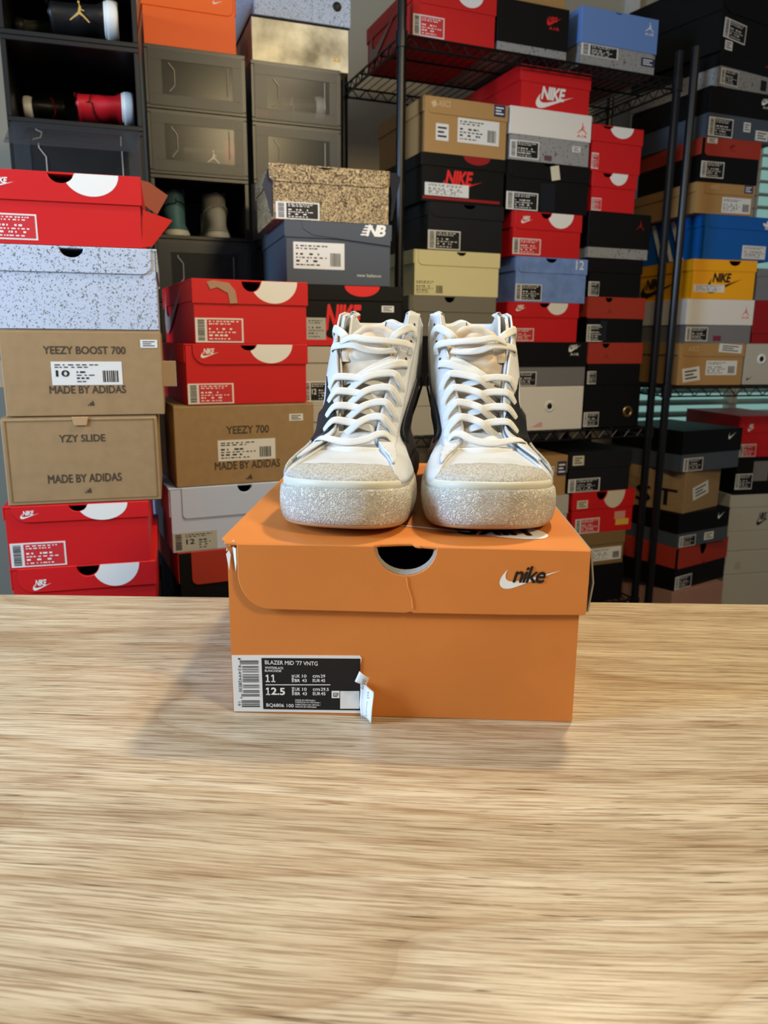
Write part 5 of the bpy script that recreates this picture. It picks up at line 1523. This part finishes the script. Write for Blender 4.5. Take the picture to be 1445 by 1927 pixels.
# ------------------------------------------------------------------ drop-front shoe crates
CR = C('black_crate_plastic', 26, 26, 27, rough=.35, spec=.5)
def clear_mat(name, col, alpha, rough):
    if name in MATS: return MATS[name]
    m = bpy.data.materials.new(name); m.use_nodes = True; nt = m.node_tree
    b = nt.nodes['Principled BSDF']; b.inputs['Base Color'].default_value = rgb(*col); b.inputs['Roughness'].default_value = rough
    b.inputs['Alpha'].default_value = alpha; b.inputs['Specular IOR Level'].default_value = .7
    MATS[name] = m; return m
CLEAR = clear_mat('clear_plastic', (70, 73, 75), .20, .22)
FROST = clear_mat('frosted_plastic', (66, 71, 76), .38, .35)
def crate(root, w, h, d, door='closed'):
    t = .004
    m = MB()
    m.box(0, t, 0, d, 0, h); m.box(w-t, w, 0, d, 0, h); m.box(t, w-t, 0, d, 0, t); m.box(t, w-t, 0, d, h-t, h); m.box(t, w-t, d-t, d, t, h-t)
    m.build('crate_body', CR, root, .0008)
    m = MB(); l = .009
    for q in ((-.001, w+.001, -.003, .006, -.0, l), (-.001, w+.001, -.003, .006, h-l, h), (-.001, l, -.003, .006, l, h-l), (w-l, w+.001, -.003, .006, l, h-l)): m.box(*q)
    m.build('crate_rim', CR, root, .001)
    if door == 'none': return
    e = empty('crate_door', (0, 0, 0)); e.parent = root
    a, c = .007, .030
    m = MB(); y0, y1 = -.0075, -.0040
    m.box(a, w-a, y0, y1, a, a+c*.8); m.box(a, w-a, y0, y1, h-a-c*.8, h-a); m.box(a, a+c, y0, y1, a+c*.8, h-a-c*.8); m.box(w-a-c*.8, w-a, y0, y1, a+c*.8, h-a-c*.8)
    fr = m.build('door_frame', FROST, e)
    m = MB(); m.box(a+c, w-a-c*.8, y0+.001, y1, a+c*.8, h-a-c*.8); m.build('door_pane', CLEAR, e)
    m = MB(); q = .0012
    m.path([(a+c+.016, y0, h-a-c), (a+c+.016, y0, h*.72), (a+c+.028, y0, h*.62), (a+c+.028, y0, h*.38), (a+c+.016, y0, h*.28), (a+c+.016, y0, a+c)], q, 5)
    rd = C('pale_ridge', 170, 166, 158, rough=.3); m.build('door_ridge', rd, e); m = MB()
    m.path([(w-a-c-.006, y0, h*.75), (w-a-c-.006, y0, h*.3)], q, 5)
    m.build('door_handle', rd, e)
    if door == 'down':
        e.rotation_euler = (R(117), 0, 0); e.location = (0, -.002, .006)
    elif door == 'right':
        e.rotation_euler = (0, 0, R(150))
        e.location = (w*(1-math.cos(R(150))) , -w*math.sin(R(150)), 0)
    return e
def crate_col(ref, yaw, rows, z_floor, label0, filler_n):
    P = at_y(ref[0], 400, ref[1]); last = None; geo = []
    for r in rows:
        xl, xr = r['x']; yt, yb = r['y']
        A_ = at_plane(xl, (yt+yb)/2, P, yaw); B_ = at_plane(xr, (yt+yb)/2 + r.get('dy', 12), P, yaw)
        geo.append([A_, at_plane(xl, yt, P, yaw).z, at_plane(xl, yb, P, yaw).z, math.hypot(B_.x-A_.x, B_.y-A_.y)])
    x0 = geo[0][0]; w = sum(g[3] for g in geo)/len(geo)
    for i in range(len(geo)-1):
        z = (geo[i][2]+geo[i+1][1])/2; geo[i][2] = geo[i+1][1] = z
    out = []
    for r, (A_, zt, zb, _) in zip(rows, geo):
        e = empty('shoe_crate', (x0.x, x0.y, zb+.0003), yaw); tag(e, r['label'], 'shoe crate', 'drop-front shoe crates')
        crate(e, w, zt-zb-.0006, .36, r.get('door', 'closed')); e['h'] = 0; del e['h']
        out.append((e, w, zt-zb))
    zb = geo[-1][2]; n = filler_n; h = zb/n
    for k in range(n):
        e = empty('shoe_crate', (x0.x, x0.y, k*h+.0003), yaw); tag(e, label0, 'shoe crate', 'drop-front shoe crates')
        crate(e, w, h-.0006, .36, 'closed')
    return out
K1 = crate_col((250, 1.70), R(17), [
    dict(label='black crate at the top left corner holding a black shoe with a gold emblem', x=(-8, 250), y=(-110, 62), dy=20, door='none'),
    dict(label='open black crate with its clear door tipped down and red black shoes inside', x=(-8, 250), y=(62, 226), dy=20, door='down'),
    dict(label='closed black crate just below the open crate at the left edge', x=(-8, 250), y=(226, 392), dy=20),
], 0, 'black shoe crate in the hidden lower part of the left crate column', 7)
K2 = crate_col((457, 2.02), R(20), [
    dict(label='closed crate with a clear door directly under the orange box', x=(273, 457), y=(81, 202)),
    dict(label='closed crate with a silver emblem shoe and red strip seen through its door', x=(273, 457), y=(202, 325)),
    dict(label='open crate with its clear door swung right, grey and teal shoes inside', x=(273, 457), y=(325, 447), door='right'),
    dict(label='closed crate with bright reflections below the open grey shoe crate', x=(273, 457), y=(447, 568)),
], 0, 'black shoe crate in the hidden lower part of the second crate column', 7)
K3 = crate_col((556, 2.085), R(20), [
    dict(label='closed crate holding red and grey shoes under the gold foil box', x=(473, 639), y=(112, 228)),
    dict(label='closed crate directly above the brown patterned box', x=(473, 639), y=(228, 345)),
], 0, 'black shoe crate in the hidden lower part of the third crate column', 9)
# boxes standing on the crates
zc2 = K2[0][0].location.z + K2[0][2]
O1 = stack((457, 2.03), R(20), [dict(label='bright orange box standing on the second crate column', x=(268, 442), y=(-40, 73), dy=8, body=ORANGE, flap=8, fx=(None, 436), r2=.014, notch=(340, 362, -14), items=[('swoosh', 400, 2, 420, 10, dict(lid=True))])], 'boxes standing on the crates', zc2)
zc3 = K3[0][0].location.z + K3[0][2]
O3 = stack((556, 2.095), R(20), [
    dict(label='white speckled box with a round hole, topmost above the gold foil box', x=(478, 660), y=(-80, 26), dy=10, style='plain', body=CEM_W, items=[('ring', 634, 13, 8)]),
    dict(label='worn gold foil box with a black lid standing on the third crate column', x=(474, 655), y=(26, 106), dy=12, body=GOLD, lid=BLACK, flap=31, items=[('label', 'plain', 476, 72, 543, 112, dict(tilt=-.10)), ('text', '23', 626, 107, 640, 117, dict(mat=PYEL, bold=.04))][1:]),
], 'boxes standing on the crates', zc3)
for c in O3[0].root.children:
    if c.name.startswith('vent_ring'): c.data.materials[0] = INK

# ---- shoes lying in the crates, soles outward
def dark_shoe(root, mir, up, toe, sole, ov, sw, swoosh=True):
    K = dict(SHOE); K.update(outsole=sole[1], midsole=sole[0], band=sole[0], vamp=toe, upper=up, eyestay=ov, lining=up, swoosh=sw, tongue=ov, suede=ov, lace=ov)
    make_shoe(root, mir, K, .5, laces=False, swoosh=swoosh, suede=False)
SW = C('white_sole', 226, 226, 222, rough=.5); SR = C('red_sole', 140, 24, 28, rough=.5); SB = C('black_shoe_leather', 20, 20, 21, rough=.45); SRD = C('red_shoe_leather', 176, 20, 30, rough=.45)
SG = C('grey_shoe_mesh', 150, 150, 142, rough=.8); ST = C('teal_shoe_panel', 70, 110, 116, rough=.6); GOLDI = C('gold_print', 200, 170, 96, rough=.4, metal=.4); ODARK = C('dark_olive_shoe', 44, 46, 36, rough=.7)
def lying(cr, u, z, sole_right, name, label, k=.86, dyy=.29):
    """shoe on its side in crate cr, heel towards the opening, sole turned right or left"""
    e, w, h = cr; yaw = e.rotation_euler.z
    o = empty(name, (0, 0, 0)); s = 1 if sole_right else -1
    M = Matrix(((0, 0, -s), (0, -1, 0), (-s, 0, 0)))
    q = Matrix.Rotation(yaw, 3, 'Z') @ M
    p = Matrix.Rotation(yaw, 3, 'Z') @ Vector((u, dyy, 0))
    o.rotation_euler = q.to_euler(); o.location = (e.location.x+p.x, e.location.y+p.y, e.location.z+z)
    o.scale = (k, k, k); tag(o, label, 'shoe', 'shoes inside the crates'); return o
def upright(cr, u, name, label, k=.78, dyy=.30, turn=0.0):
    """shoe standing in crate cr, heel towards the opening"""
    e, w, h = cr; yaw = e.rotation_euler.z
    o = empty(name, (0, 0, 0)); p = Matrix.Rotation(yaw, 3, 'Z') @ Vector((u, dyy, 0))
    o.rotation_euler = (0, 0, yaw + math.pi + turn); o.location = (e.location.x+p.x, e.location.y+p.y, e.location.z+.0046)
    o.scale = (k, k, k); tag(o, label, 'shoe', 'shoes inside the crates'); return o
def K_face(cr, px, py):
    e, w, h = cr; a = e.rotation_euler.z; P = Vector(e.location)
    q = Matrix.Rotation(-a, 3, 'Z') @ (at_plane(px, py, P, a) - P); return q.x, q.z
c = K1[1]
uR, zR = K_face(c, 219, 214); uL, _ = K_face(c, 14, 190)
o = lying(c, c[1]-.014, .066, True, 'high_top_sneaker', 'red and black sneaker lying in the open left crate with its white sole facing right', .74); dark_shoe(o, 1, SRD, SB, (SW, SR), SRD, SB)
o = lying(c, .014, .066, False, 'high_top_sneaker', 'black sneaker lying in the open left crate with red outsole at the left edge', .54); dark_shoe(o, 1, SB, SB, (SW, SR), SB, SRD)
c = K1[0]
uR, _ = K_face(c, 224, 40)
o = lying(c, min(uR, c[1]-.012), .066, True, 'high_top_sneaker', 'black sneaker with a gold emblem and white midsole in the top left crate'); dark_shoe(o, 1, SB, SB, (SW, SB), SB, SB, False)
m = MB(); leaper(m, lambda u, v, off: (.024 - v, .3035 + off, .110 - u), 0, 0, .046, .046, .0008); em = m.build('emblem_print', GOLDI, o)
uL, _ = K_face(c, 0, 40)
o = lying(c, max(uL, .012), .066, False, 'high_top_sneaker', 'dark olive sneaker at the far left of the top left crate', .5); dark_shoe(o, 1, ODARK, ODARK, (SB, SB), ODARK, ODARK, False)
c = K3[0]
uR, _ = K_face(c, 628, 210)
o = lying(c, c[1]-.020, .066, True, 'high_top_sneaker', 'grey sneaker with a white sole behind the door of the upper crate', .76); dark_shoe(o, 1, C('dark_grey_shoe', 70, 70, 70), SG, (SW, SW), C('dark_grey_shoe', 70, 70, 70), SW)
o = lying(c, .030, .066, False, 'high_top_sneaker', 'red sneaker at the left behind the door of the upper crate', .42); dark_shoe(o, 1, SRD, SRD, (SW, SW), SRD, SB)
c = K2[1]
o = lying(c, c[1]-.020, .066, True, 'high_top_sneaker', 'black sneaker with red sole and silver emblem behind the clear crate door'); dark_shoe(o, 1, SB, SB, (SRD, SRD), SB, SB, False)
m = MB(); leaper(m, lambda u, v, off: (.032 - v, .3035 + off, .085 - u), 0, 0, .036, .036, .0008); m.build('emblem_print', SILV, o)
c = K2[2]
o = upright(c, c[1]*.72, 'low_sneaker', 'grey sneaker standing at the right in the open crate'); dark_shoe(o, 1, SG, ST, (C('pale_sole', 196, 190, 178, rough=.6), SG), ST, SW)
o = upright(c, c[1]*.27, 'low_sneaker', 'teal and grey sneaker standing at the left in the open crate'); dark_shoe(o, 1, ST, SG, (C('pale_sole', 196, 190, 178), SG), SG, SB)
